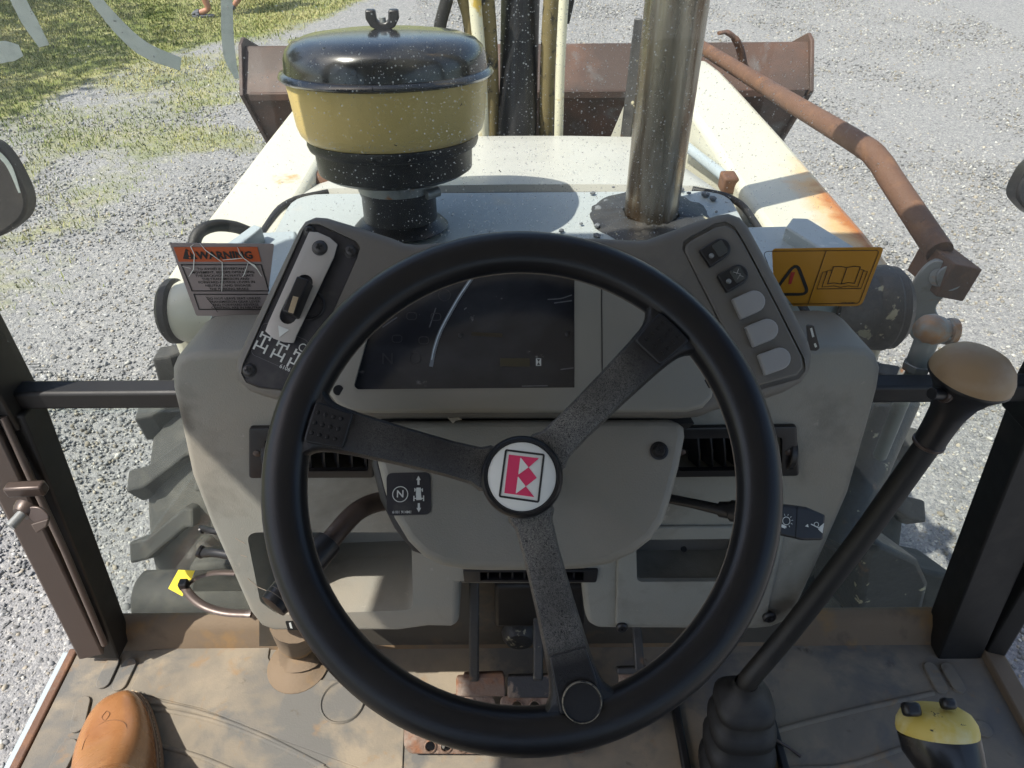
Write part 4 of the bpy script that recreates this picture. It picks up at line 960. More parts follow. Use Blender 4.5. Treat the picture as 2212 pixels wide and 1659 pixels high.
for s, (x, y) in zip(L2, ((870, 727), (880, 762), (890, 795), (905, 826))):
    text('label_line', s, GP, g(Z22(x, y)), 0.0030, M_ink, wl, off=0.0017, bold=0.02, sx=1.08)
M_crack = mat('crack_daylight_tone', (0.72, 0.74, 0.68), 0.4)  # pale colour painted for daylight coming through the cracked label
for pts in ([(500, 142), (560, 215), (680, 300), (740, 345), (742, 480), (735, 660)], [(905, 180), (930, 250), (970, 300), (1040, 350), (1120, 420), (1165, 495)],
            [(430, 150), (400, 175), (440, 260), (430, 420), (380, 500)], [(745, 320), (880, 308), (960, 300)], [(1020, 350), (980, 470), (960, 500)], [(310, 390), (400, 410)], [(560, 715), (660, 830), (690, 885)]):
    stroke('label_crack', [g(Z22(*q), 0.0026) for q in pts], [0.0004] + [0.0009] * (len(pts) - 2) + [0.0005], GP.n, 0.0002, M_crack if pts[0][1] < 700 else M_ink, wl)
for pts in ([(915, 190), (935, 235), (965, 285), (945, 255)], [(1020, 345), (1090, 370), (1130, 425), (1090, 400)]):
    slab('label_tear', [g(Z22(*q), 0.0027) for q in pts], GP.n, 0.0002, M_crack, wl, smooth=None)  # tears filled with the same painted daylight tone
Z23 = zw(2600, 800, 900 * 2212 / 2133)
al = slab('manual_label', fil([g(Z23(*q), 0.001) for q in ((985, 408), (2024, 392), (1815, 938), (1180, 938), (1000, 700))], [0.004, 0.005, 0.008, 0.002, 0.002]), GP.n, 0.0008, M_amber, BL, smooth=None, label='amber read the manual label on the windscreen')
outline('label_border', fil([g(Z23(*q), 0.0016) for q in ((900, 432), (1980, 422), (1790, 915), (1100, 920))], 0.004), 0.0006, GP.n, 0.0003, M_ink, al)
stroke('label_divider', [g(Z23(1487, 428), 0.0017), g(Z23(1318, 918), 0.0017)], 0.0006, GP.n, 0.0003, M_ink, al)
outline('warning_triangle', fil([g(Z23(*q), 0.0016) for q in ((1212, 530), (1325, 830), (990, 830))], 0.006), 0.0035, GP.n, 0.0003, M_ink, al)
stroke('exclamation', [g(Z23(1180, 625), 0.0018), g(Z23(1150, 735), 0.0018)], [0.0045, 0.003], GP.n, 0.0003, M_red, al)
bk_ = [(1555, 575), (1620, 572), (1680, 582), (1745, 570), (1805, 575), (1750, 728), (1690, 722), (1625, 735), (1560, 725), (1500, 732)]
outline('book_icon', [g(Z23(*q), 0.0018) for q in bk_], 0.0007, GP.n, 0.0003, M_ink, al)
stroke('book_spine', [g(Z23(1680, 582), 0.0018), g(Z23(1625, 735), 0.0018)], 0.0007, GP.n, 0.0003, M_ink, al)
for pts in ([(1540, 605), (1500, 612), (1448, 762), (1560, 752), (1620, 765), (1690, 752), (1780, 760), (1835, 605), (1805, 600)], [(1490, 622), (1455, 625), (1402, 780), (1810, 776), (1870, 618), (1835, 612)]):
    stroke('book_page', [g(Z23(*q), 0.0018) for q in pts], 0.0007, GP.n, 0.0003, M_ink, al)
text('label_code', '6108 060M1', GP, g(Z23(1685, 902)), 0.0022, M_ink, al, off=0.0017, bold=0.03)
Z1 = zw(0, 0, 1400)
def go(q): return GP.hit(q[0], q[1], -0.0062)
def paintmark(pts, w, label):
    P = smooth_path([go(Z1(*q)) for q in pts], 5); N = len(P)
    W = []
    for i in range(N):
        t = i / (N - 1) * (len(w) - 1); k = min(int(t), len(w) - 2); W.append((w[k] + (w[k + 1] - w[k]) * (t - k)) * (1 + 0.10 * mnoise.noise(Vector((i * 1.3, len(pts), 0)))))
    return stroke('paint_stroke', P, W, GP.n, 0.0005, M_paint, ws, label=label)
paintmark([(60, -120), (112, 0), (180, 130), (272, 285)], [0.0125, 0.0135, 0.0145, 0.010], 'short slanting white paint mark')
paintmark([(-160, 340), (-40, 328), (60, 315), (128, 312)], [0.017, 0.018, 0.0165, 0.009], 'stubby white paint mark at the frame edge')
paintmark([(560, -40), (640, 60), (760, 195), (900, 310), (1115, 398)], [0.011, 0.0115, 0.0135, 0.014, 0.0115], 'long curved white paint mark over the grass')
paintmark([(1398, -60), (1400, 80), (1404, 220), (1420, 360), (1462, 485)], [0.0095, 0.010, 0.0105, 0.0105, 0.004], 'upright white paint mark beside the bucket corner')
paintmark([(-60, 920), (10, 970), (65, 1045), (120, 1190)], [0.007, 0.006, 0.005, 0.002], 'thin white paint mark over the mirror')
for k, q in enumerate(((700, 130), (590, 265), (900, 900), (1060, 435), (270, 425), (1990, 300), (2300, 560), (2450, 900), (2850, 640), (3080, 1050), (2900, 380), (3300, 500), (3100, 250), (330, 280), (480, 92))):
    p = go(Z1(*q)); a = k * 1.3
    stroke('dead_gnat', [p, p + GP.u * 0.003 * math.cos(a) + GP.v * 0.003 * math.sin(a)], [0.0009, 0.0005], GP.n, 0.0004, M_ink, ws)
Z4 = zw(0, 1000, 1400)

# ---- cable tie, yellow tag and hooks behind the dash edge
Z3b = zw(500, 1500, 600 * 2212 / 995)
def zb(q, d): return at_d(*Z3b(*q), d)
tie = tube('cable_tie', smooth_path([zb((700, 1222), 0.99), zb((560, 1222), 1.0), zb((455, 1250), 1.01), zb((385, 1300), 1.01)]), 0.0048, M_rod, BL, seg=8, flat=0.5, label='looped black cable tie by the yellow tag')
tube('tie_tail', smooth_path([zb((352, 1298), 1.005), zb((420, 1385), 0.99), zb((510, 1445), 0.98), zb((640, 1480), 0.975), zb((800, 1488), 0.97)]), 0.0062, M_rod, tie, seg=8, flat=0.5)
boxp('tie_head', zb((362, 1300), 1.0), 0.012, 0.012, 0.014, M_black, tie, bev=0.002)
tg = slab('yellow_tag', [zb(q, 1.02) for q in ((325, 1205), (432, 1210), (408, 1268), (352, 1275), (330, 1300), (345, 1335), (365, 1340), (352, 1375), (260, 1325))], (0.1, -0.8, 0.6), 0.0015, M_tag, BL, label='yellow paper tag behind the cable tie')
hk = tube('wire_hook', smooth_path([zb((470, 950), 1.0), zb((490, 938), 1.0), zb((540, 950), 0.99), zb((640, 960), 0.98)]), [0.006] * 6 + [0.005] * 13, M_black, BL, seg=8, label='black clip poking out behind the dash')
tube('wire_hook', smooth_path([zb((455, 1080), 0.99), zb((490, 1092), 0.99), zb((560, 1090), 0.98), zb((680, 1110), 0.97)]), [0.009] * 6 + [0.007] * 13, M_black, hk, seg=8)

for pts in ([(60, 787), (88, 786)], [(66, 793), (92, 793)], [(74, 800), (104, 799)], [(80, 806), (112, 806)]):
    stroke('etched_glass_mark', [g(q, -0.0003) for q in pts], 0.0011, GP.n, 0.0002, mat('etched_mark_grey', (0.10, 0.11, 0.10), 0.7), ws)

# ================================================================== DASH
def empty_part(name, label=None, parent=None):
    o = bpy.data.objects.new(name, None); COL.objects.link(o); o.parent = parent or BL
    o.matrix_parent_inverse = Matrix.Translation(BL.location).inverted(); o.empty_display_size = 0.05
    if label: o['label'] = label
    return o
DP = Plane((0, 0.553, 1.67), Vector((0, -0.41, 0.062)).normalized())      # face of the dash, foot nearer the operator
def d(q, off=0.0): return DP.hit(q[0], q[1], off)
M_dashd = variant(M_dash, 'moulded_grey_dash')
add_stain(M_dashd, (0.09, 0.08, 0.065), d((470, 1245)), (0.03, 0.05, 0.05), 0.55, 1.1, 40, 0.8)
add_stain(M_dashd, (0.10, 0.088, 0.07), d((395, 905)), (0.016, 0.05, 0.03), 0.5, 1.1, 30, 0.8)
add_stain(M_dashd, (0.31, 0.27, 0.21), d((700, 1340)), (0.30, 0.1, 0.05), 0.5, 1.2, 14, 0.6)
add_stain(M_dashd, (0.08, 0.07, 0.055), d((1690, 1310)), (0.03, 0.05, 0.02), 0.5, 1.0, 40, 0.8)
dpts = [(370, 840), (369, 800), (378, 778), (400, 766), (440, 762), (1838, 752), (1876, 757), (1896, 772), (1906, 800), (1900, 840), (1884, 900), (1835, 1070), (1780, 1195), (1722, 1318), (1700, 1345), (1668, 1359), (1630, 1363),
        (1290, 1361), (1268, 1348), (1262, 1320), (1258, 1262), (991, 1262), (991, 1352), (975, 1358), (925, 1357), (860, 1366), (590, 1366), (562, 1355), (538, 1325), (500, 1240), (455, 1140), (412, 1030), (382, 890)]
dash = slab('dashboard', [d(q) for q in dpts], DP.n, 0.092, M_dashd, BL, bev=0.026, seg=6, smooth=50, label='grey moulded dashboard with vents and pockets')
bpy.context.view_layer.update(); bake(dash)
pk = fil([d(q) for q in ((532, 1150), (888, 1150), (893, 1318), (600, 1328), (562, 1300))], 0.016, 6)
cut(dash, pk, DP.n, 0.12, 0.03, 50)
def liner(name, pts, depth, m, parent):
    k = len(pts); c = sum(pts, Vector()) / k
    big = [p + (p - c).normalized() * 0.002 for p in pts]
    return make(name, [p - DP.n * 0.016 for p in big] + [p - DP.n * depth for p in big], [[i, (i + 1) % k, k + (i + 1) % k, k + i] for i in range(k)] + [list(range(k, 2 * k))], m, parent, 50, recalc=False)
liner('pocket_liner', pk, 0.125, M_dash, dash)
cut(dash, fil([d(q) for q in ((568, 950), (797, 948), (800, 1020), (568, 1020))], 0.004), DP.n, 0.05, 0.03, 50)
cut(dash, fil([d(q) for q in ((1462, 948), (1690, 945), (1690, 1015), (1462, 1018))], 0.004), DP.n, 0.05, 0.03, 50)
for q in ((0, 0),):
    slab('dash_plinth', [d(z_, -0.05) for z_ in ((960, 1225), (1300, 1225), (1290, 1262), (970, 1262))], DP.n, 0.05, M_dash, dash, bev=0.004)
# dashboard top roll between face and glass
tp = [Vector((-0.345, 0.565, 1.672)), Vector((-0.345, 0.655, 1.676)), Vector((0.36, 0.655, 1.676)), Vector((0.36, 0.565, 1.672))]
# scratches on the pocket edge, torn sticker
for pts in ([(508, 1163), (528, 1174)], [(520, 1199), (533, 1203)], [(535, 1250), (556, 1268), (580, 1278)], [(640, 1345), (644, 1352)]):
    stroke('scratch', [d(q, 0.0006) for q in pts], 0.0009, DP.n, 0.0003, mat('pale_scratch', (0.36, 0.30, 0.24), 0.7), dash)
stk = slab('torn_label', fil([d(q, 0.0008) for q in ((616, 1342), (680, 1341), (680, 1360), (622, 1362))], 0.002), DP.n, 0.0006, M_matte, BL, smooth=None, label='torn dark label at the foot of the dash')
slab('label_print', [d(q, 0.0014) for q in ((624, 1346), (628, 1345), (632, 1358), (627, 1357))], DP.n, 0.0003, M_white, stk, smooth=None)
slab('label_print', [d(q, 0.0014) for q in ((642, 1356), (648, 1347), (662, 1345), (664, 1358))], DP.n, 0.0003, M_white, stk, smooth=None)
tgx = slab('printed_tag', fil([d(q, 0.002) for q in ((1742, 702), (1758, 704), (1771, 752), (1764, 758), (1748, 757))], 0.003), DP.n, 0.002, M_black, BL, label='small black printed tag beside the switch panel')
stroke('tag_print', [d((1752, 709), 0.0026), d((1757, 728), 0.0026)], 0.002, DP.n, 0.0003, M_white, tgx)
stroke('tag_print', [d((1760, 742), 0.0026), d((1763, 750), 0.0026)], 0.002, DP.n, 0.0003, M_white, tgx)

# ---- air vents
def vent(frame, hole, xs, label, knob):
    f = slab('air_vent', fil([d(q, 0.006) for q in frame], 0.004), DP.n, 0.007, M_black, BL, bev=0.0015, label=label)
    bpy.context.view_layer.update(); bake(f)
    cut(f, fil([d(q, 0.006) for q in hole], 0.004), DP.n, 0.03, 0.02)
    slab('vent_back', [d(q, -0.040) for q in ((hole[0][0] - 12, hole[0][1] - 14), (hole[1][0] + 12, hole[1][1] - 14), (hole[2][0] + 12, hole[2][1] + 12), (hole[3][0] - 12, hole[3][1] + 12))], DP.n, 0.003, M_void, f)
    y0 = hole[0][1]; y1 = hole[2][1]
    src = None
    for k, x in enumerate(xs):
        a, b = d((x, y0), 0.0), d((x + 3, y1), 0.0)
        up = (b - a).normalized(); nrm = (DP.n * 0.9 + DP.u * 0.45).normalized()
        c = (a + b) / 2 - DP.n * 0.010
        vv = []
        for s, t in ((-1, 1), (-0.5, 1), (0, 1), (0.5, 1), (1, 1)):
            pass
        pts = []
        L = (b - a).length / 2
        for j in range(7):
            t = -1 + 2 * j / 6; pts.append(c + up * L * t + DP.n * 0.004 * (1 - t * t))
        vs = []
        for p in pts: vs += [p + nrm * 0.008, p + nrm * 0.008 + DP.u * 0.0016, p - nrm * 0.010 + DP.u * 0.0016, p - nrm * 0.010]
        fs = []
        for j in range(6):
            for e in range(4): fs.append([j * 4 + e, j * 4 + (e + 1) % 4, j * 4 + 4 + (e + 1) % 4, j * 4 + 4 + e])
        fs += [[0, 1, 2, 3], [24, 25, 26, 27]]
        make('slat', vs, fs, M_black, f, smooth=30)
    kx, ky = knob
    lathe('thumb_wheel', [(0.0, 0), (0.020, 0), (0.021, 0.001), (0.021, 0.006), (0.020, 0.007), (0, 0.007)], d((kx, ky), -0.008), DP.u, M_black, f, seg=40)
    for x in (frame[0][0] + 18, frame[1][0] - 18):
        lathe('screw', [(0.004, 0), (0.004, 0.0006), (0.002, 0.0014), (0, 0.0016)], d((x, (frame[0][1] + frame[2][1]) / 2), 0.006), DP.n, M_rod, f, seg=14)
    return f
vent([(537, 926), (806, 922), (808, 1033), (537, 1034)], [(572, 950), (794, 948), (796, 1018), (572, 1019)], [600, 630, 660, 690, 720, 750, 780], 'black louvred air vent by the wheel rim, nearer the door', (577, 975))
vent([(1455, 925), (1722, 922), (1727, 1029), (1457, 1032)], [(1466, 948), (1690, 945), (1690, 1015), (1466, 1018)], [1500, 1528, 1556, 1584, 1612, 1640], 'black louvred air vent below the switch panel', (1695, 972))
lv = slab('lower_vent', fil([d(q, 0.004) for q in ((1000, 1232), (1293, 1232), (1288, 1259), (1003, 1259))], 0.003), DP.n, 0.03, M_black, BL, bev=0.001, label='narrow black vent under the column shroud')
bpy.context.view_layer.update(); bake(lv)
cut(lv, [d(q, 0.004) for q in ((1036, 1236), (1262, 1236), (1260, 1254), (1038, 1254))], DP.n, 0.026, 0.02)
for x in (1052, 1078, 1105, 1131, 1158, 1185, 1212, 1238):
    slab('slat', [d(q, 0.001) for q in ((x, 1237), (x + 4, 1237), (x + 4, 1253), (x, 1253))], DP.n, 0.02, M_black, lv, smooth=None)

cut(dash, [d(q) for q in ((1030, 1234), (1268, 1234), (1266, 1258), (1032, 1258))], DP.n, 0.03, 0.02, 50)
# ---- fuse door on the passenger side of the dash
dr = slab('fuse_door', fil([d(q, 0.0045) for q in ((1334, 1140), (1700, 1138), (1655, 1342), (1640, 1352), (1330, 1352))], [0.006, 0.006, 0.006, 0.004, 0.004]), DP.n, 0.006, M_dashd, BL, bev=0.0025, seg=3, label='grey fuse box door with recessed pull')
bpy.context.view_layer.update(); bake(dr)
cut(dr, fil([d(q, 0.0045) for q in ((1374, 1166), (1604, 1164), (1600, 1256), (1376, 1257))], 0.008, 6), DP.n, 0.05, 0.02)
rc = fil([d(q) for q in ((1372, 1164), (1606, 1162), (1602, 1258), (1374, 1259))], 0.008, 6)
cut(dash, rc, DP.n, 0.12, 0.02, 50)
liner('recess_shade_liner', rc, 0.055, M_binn, dr)  # darker plastic puts the shade of the pull recess into its colour
cyl('pull_hole_disc', d((1477, 1186), -0.0545), d((1477, 1186), -0.0525), 0.0038, M_void, dr, bev=0.0002)  # dark disc painted as the shade of a small hole
for q, r in (((1343, 1353), 0.0075), ((1661, 1331), 0.0085)):
    lathe('door_screw', [(r, 0), (r, 0.003), (r * 0.75, 0.005), (r * 0.3, 0.005), (r * 0.25, 0.003), (0, 0.003)], d(q, 0.0045), DP.n, M_black, dr, seg=18)
# ---- heater box and foot well behind the opening, dash foot on the floor
hb = slab('heater_box', [at_y(*q, 0.565) for q in ((1068, 1266), (1262, 1266), (1262, 1356), (1068, 1356))], (0, -1, 0), 0.05, M_matte, BL, bev=0.006)
lathe('heater_boss', [(0.0, 0.02), (0.020, 0.018), (0.026, 0.010), (0.028, 0)], at_y(1122, 1365, 0.592), (0, -1, 0), M_grime, hb, seg=24)
slab('foot_well_panel', [at_y(*q, 0.600) for q in ((560, 1220), (1700, 1220), (1680, 1400), (560, 1400))], (0, -1, 0), 0.01, mat('grimy_footwell', (0.075, 0.066, 0.052), 0.8, var=0.25, vscale=12, layers=[((0.14, 0.10, 0.06), 18, 0.55, 0.75, 7)]), BL)
tube('dash_foot', [d((632, 1352), -0.03), fz((640, 1395), 0.03), fz((648, 1432), 0.004)], [0.030, 0.027, 0.034], M_sill, BL, seg=16, flat=0.75, label='dirt covered dash foot standing on the mat')
lathe('foot_flange', [(0.048, 0.0), (0.047, 0.004), (0.036, 0.007), (0.03, 0.012)], fz((645, 1438)), (0, 0, 1), M_sill, bpy.data.objects['dash_foot'], seg=28)

# ================================================================== PEDALS
PP = Plane(at_d(1075, 1565, 1.0), Vector((0, -0.62, 0.78)).normalized())
def p_(q, off=0.0): return PP.hit(q[0], q[1], off)
def pedal(out, holes, block, rod, label):
    o = slab('pedal', fil([p_(q) for q in out], 0.010), PP.n, 0.006, M_pedal, BL, bev=0.002, label=label)
    bpy.context.view_layer.update(); bake(o)
    for q in holes:
        c = p_(q); cut(o, [c + (PP.u * math.cos(a) + PP.v * math.sin(a)) * 0.0072 for a in [2 * math.pi * k / 20 for k in range(20)]], PP.n, 0.02, 0.01, 30)
        lathe('hole_collar', [(0.0074, 0.0005), (0.0090, 0.0018), (0.0074, 0.0030), (0.0066, 0.0018), (0.0074, 0.0005)], c, PP.n, M_pedal, o, seg=20, caps=False)
    for bq, m in block:
        slab('pedal_block', fil([p_(q, 0.006) for q in bq], 0.004), PP.n, 0.016, m, o, bev=0.002)
    if rod: beam('pedal_arm', p_(rod[0], 0.004), at_y(*rod[1], 0.57), 0.014, 0.009, M_grime, o, up=(0, -1, 0.5))
    return o
M_pedk = mat('black_paint_over_rust', (0.028, 0.028, 0.03), 0.6, var=0.2, vscale=40, layers=[((0.20, 0.15, 0.11), 22, 0.55, 0.62, 6)], bump=0.4, bscale=160, bdist=0.002)
pedal([(900, 1500), (1062, 1500), (1070, 1515), (1066, 1620), (1055, 1630), (885, 1629), (872, 1612), (872, 1540)], [(930, 1612), (964, 1612), (1000, 1612), (940, 1535), (1010, 1530)],
      [(((985, 1462), (1090, 1460), (1092, 1505), (985, 1505)), M_pedal), (((1000, 1455), (1088, 1453), (1088, 1470), (1000, 1472)), M_rust)], ((1024, 1470), (1024, 1250)), 'rusty brake pedal plate with drilled holes, nearer the boot')
pedal([(1080, 1502), (1268, 1500), (1276, 1515), (1272, 1615), (1260, 1628), (1090, 1629), (1080, 1618)], [(1117, 1525), (1155, 1525), (1105, 1612), (1245, 1612)],
      [(((1096, 1460), (1222, 1457), (1222, 1508), (1096, 1508)), M_pedk)], ((1162, 1470), (1162, 1330)), 'rusty brake pedal plate with black block, under the horn spoke')
pedal([(1336, 1444), (1420, 1444), (1420, 1560), (1340, 1560)], [(1352, 1490), (1372, 1500)], [(((1333, 1442), (1425, 1440), (1425, 1456), (1333, 1458)), M_grime)], ((1382, 1450), (1374, 1340)), 'small rusty throttle pedal half hidden by the rim')

# ================================================================== STEERING COLUMN SHROUD
SP = Plane(at_d(1150, 1070, 0.655), Vector((0, -0.60, 0.80)).normalized())
def s_(q, off=0.0): return SP.hit(q[0], q[1], off)
spt = [(806, 945), (810, 924), (826, 911), (850, 907), (1150, 904), (1445, 903), (1468, 908), (1480, 922), (1482, 942), (1470, 1005), (1452, 1075), (1436, 1125), (1408, 1165), (1370, 1195), (1320, 1217), (1262, 1228), (1180, 1232), (1060, 1232), (1000, 1230), (955, 1222), (915, 1203), (880, 1168), (850, 1118), (828, 1058), (814, 1000)]
sh = slab('column_shroud', [s_(q) for q in spt], SP.n, 0.11, M_shroud, BL, bev=0.010, seg=4, smooth=50, label='grey steering column shroud behind the wheel hub')
slab('shroud_seal', [s_(q, -0.022) for q in ((800, 1000), (812, 950), (900, 940), (1000, 1100), (960, 1215), (890, 1190), (850, 1140), (820, 1080))], SP.n, 0.02, M_rubber, sh, bev=0.006)
Z24 = zw(1300, 1600, 1000)
nl = slab('direction_label', fil([s_(Z24(*q), 0.0008) for q in ((463, 548), (845, 540), (850, 905), (470, 917))], 0.006), SP.n, 0.0007, M_panelblk, BL, smooth=None, label='black forward neutral reverse label on the column shroud')
def circ(pl, c, r, off, k=40): return [pl.to3(*pl.to2(c), off) + (pl.u * math.cos(2 * math.pi * j / k) + pl.v * math.sin(2 * math.pi * j / k)) * r for j in range(k)]
nc = s_(Z24(584, 732)); px = (s_(Z24(684, 732)) - nc).length / 100
outline('neutral_ring', circ(SP, nc, 65 * px, 0.0013), 7 * px, SP.n, 0.0004, M_white, nl)
text('neutral_letter', 'N', SP, nc, 62 * px, M_white, nl, off=0.0013, bold=0.025)
text('label_code', '6101 914M1', SP, s_(Z24(600, 887)), 24 * px, M_white, nl, off=0.0013, bold=0.01)
def arrow(a, b, parent):
    A, B = s_(Z24(*a), 0.0013), s_(Z24(*b), 0.0013); dd = (B - A).normalized(); sd = SP.n.cross(dd)
    L = (B - A).length; w = 9 * px; hw = 20 * px; hl = 36 * px
    slab('arrow', [A + sd * w, A + dd * (L - hl) + sd * w, A + dd * (L - hl) + sd * hw, B, A + dd * (L - hl) - sd * hw, A + dd * (L - hl) - sd * w, A - sd * w], SP.n, 0.0004, M_white, parent, smooth=None)
arrow((740, 650), (740, 572), nl); arrow((743, 808), (743, 886), nl)
slab('tractor_icon', [s_(Z24(*q), 0.0013) for q in ((722, 674), (760, 674), (762, 730), (768, 780), (722, 782), (718, 730))], SP.n, 0.0004, M_white, nl, smooth=None)
for a, b, w in (((707, 693), (776, 693), 8), ((700, 767), (785, 767), 9), ((709, 678), (709, 708), 8), ((774, 680), (774, 710), 8), ((701, 745), (701, 790), 10), ((784, 742), (784, 790), 10)):
    stroke('tractor_icon_bar', [s_(Z24(*a), 0.00135), s_(Z24(*b), 0.00135)], w * px, SP.n, 0.0004, M_white, nl)
sc_ = s_((1423, 974))
ss = lathe('shroud_screw', [(0.0086, 0.0), (0.0086, 0.0015), (0.0078, 0.002), (0.0055, 0.002), (0.0052, 0.0035), (0.004, 0.0048), (0, 0.005)], sc_, SP.n, M_black, sh, seg=28)
for a in (0.4, 0.4 + math.pi / 2):
    stroke('screw_slot', [sc_ + SP.n * 0.0052 + (SP.u * math.cos(a) + SP.v * math.sin(a)) * k * 0.0028 for k in (-1, 1)], 0.001, SP.n, 0.0006, M_void, ss)
lf = slab('dead_leaf', [s_(q, 0.004) for q in ((962, 897), (972, 903), (990, 901), (998, 906), (984, 909), (978, 915), (971, 907))], SP.n, 0.001, M_leaf, None, smooth=None)
tag(lf, 'scrap of dry leaf caught above the column shroud', 'leaf')
gp_ = slab('gap_shade_slab', [s_(q, -0.02) for q in ((830, 885), (1480, 880), (1500, 915), (820, 918))], SP.n, 0.03, M_void, BL)  # dark slab standing in for the shadow between binnacle and shroud

# ================================================================== INSTRUMENT BINNACLE
CP = Plane(at_d(1100, 690, 0.655), Vector((0, -math.cos(rad(48)), math.sin(rad(48)))))
def c_(q, off=0.0): return CP.hit(q[0], q[1], off)
bpt = [(500, 798), (506, 768), (640, 492), (654, 472), (678, 462), (704, 464), (770, 484), (845, 508), (872, 519), (900, 522), (1000, 514), (1130, 508), (1280, 508), (1380, 513), (1400, 511), (1420, 504), (1490, 478), (1553, 458), (1578, 454), (1604, 463), (1622, 484), (1690, 608), (1754, 735), (1762, 765), (1757, 797), (1738, 824), (1700, 845), (1655, 859),
       (1560, 878), (1530, 892), (1480, 896), (800, 896), (750, 894), (715, 880), (640, 872), (598, 862), (532, 842), (507, 820)]
bin_ = slab('instrument_binnacle', [c_(q) for q in bpt], CP.n, 0.050, M_binn, BL, bev=0.011, seg=4, smooth=50, label='brown grey instrument binnacle with two angled wings')
bpy.context.view_layer.update(); bake(bin_)
lp = [(655, 492), (668, 483), (690, 484), (768, 520), (778, 535), (772, 556), (648, 836), (630, 846), (560, 838), (530, 826), (520, 806), (524, 786)]
rp = [(1474, 538), (1476, 522), (1490, 512), (1545, 482), (1568, 478), (1588, 490), (1612, 530), (1680, 660), (1738, 775), (1742, 800), (1728, 818), (1640, 842), (1622, 836), (1600, 790)]
cut(bin_, [c_(q) for q in lp], CP.n, 0.004, 0.02, 50)
cut(bin_, [c_(q) for q in rp], CP.n, 0.003, 0.02, 50)
def shrink(pts, k):
    cx = sum(p[0] for p in pts) / len(pts); cy = sum(p[1] for p in pts) / len(pts)
    return [(cx + (x - cx) * k, cy + (y - cy) * k) for x, y in pts]
# ---- centre face with the smoked window
fpt = [(850, 600), (935, 548), (1330, 545), (1448, 612), (1530, 755), (1547, 822), (1540, 858), (1520, 880), (1485, 889), (790, 891), (755, 888), (728, 874), (711, 852), (707, 828), (716, 795), (775, 690)]
face = slab('cluster_face', [c_(q, 0.007) for q in fpt], CP.n, 0.010, M_face, BL, bev=0.0045, seg=4, smooth=50, label='grey face plate around the smoked instrument window')
bpy.context.view_layer.update(); bake(face)
wpt = [(763, 834), (796, 715), (858, 588), (885, 574), (1237, 568), (1242, 576), (1242, 838), (1236, 838), (772, 842)]
cut(face, fil([c_(q, 0.007) for q in wpt], [0.004, 0.01, 0.01, 0.003, 0, 0, 0.001, 0, 0.004]), CP.n, 0.02, 0.02)
cut(bin_, fil([c_(q) for q in wpt], 0.002), CP.n, 0.006, 0.02, 50)
scr = slab('instrument_window', [c_(q, 0.0025) for q in shrink(wpt, 1.012)], CP.n, 0.004, M_screen, BL, smooth=None, label='dark scratched instrument window')
outline('window_lip', fil([c_(q, 0.0074) for q in wpt], [0.004, 0.01, 0.01, 0.003, 0, 0, 0.001, 0, 0.004]), 0.0008, CP.n, 0.0008, M_face, face)
stroke('face_joint', [c_((1299, 560), 0.0074), c_((1301, 815), 0.0074)], 0.0009, CP.n, 0.0006, M_void, face)
for q in ((731, 843), (1532, 827)):
    cyl('screw_hole_disc', c_(q, 0.0062), c_(q, 0.0078), 0.0047, M_void, face, bev=0.0001)  # flat dark discs paint the shade of sunk screw holes
Z5 = zw(1000, 1000, 1400)
nd = stroke('gauge_needle', smooth_path([c_(Z5(*q), 0.0032) for q in ((1342, 122), (1250, 260), (1150, 440), (1105, 560), (1080, 682))], 5), 0.0034, CP.n, 0.0008, mat('clear_needle', (0.16, 0.18, 0.20), 0.3), scr)
stroke('needle_edge', smooth_path([c_(Z5(*q), 0.0036) for q in ((1338, 126), (1246, 262), (1146, 442), (1102, 560), (1084, 640))], 5), 0.0009, CP.n, 0.0003, mat('needle_highlight', (0.55, 0.62, 0.66), 0.3), nd)
slab('hour_meter', [c_(Z5(*q), 0.0030) for q in ((1506, 630), (1688, 632), (1690, 682), (1506, 680))], CP.n, 0.0005, M_lcd, scr, smooth=None)
slab('hourglass_tile', [c_(Z5(*q), 0.0030) for q in ((1728, 632), (1760, 632), (1760, 677), (1728, 677))], CP.n, 0.0005, M_white, scr, smooth=None)
for t in (((1734, 636), (1754, 636), (1744, 654)), ((1744, 654), (1754, 673), (1734, 673))):
    slab('hourglass', [c_(Z5(*q), 0.0034) for q in t], CP.n, 0.0002, M_ink, scr, smooth=None)
for q in ((1262, 488), (1922, 481)):
    lathe('gauge_screw', [(0.0024, 0), (0.0024, 0.0006), (0.001, 0.0012), (0, 0.0012)], c_(Z5(*q), 0.0026), CP.n, M_screw, scr, seg=12)
M_faint = mat('faint_tell_tale', (0.023, 0.024, 0.028), 0.4)
for q, s in (((815, 640), 'N'),):
    text('tell_tale', s, CP, c_(Z5(*q)), 0.011, M_faint, scr, off=0.0029)
outline('tell_tale', circ(CP, c_(Z5(1165, 245)), 0.0055, 0.0029, 24), 0.0008, CP.n, 0.0002, M_faint, scr)
outline('tell_tale', circ(CP, c_(Z5(985, 635)), 0.0050, 0.0029, 24), 0.0008, CP.n, 0.0002, M_faint, scr)

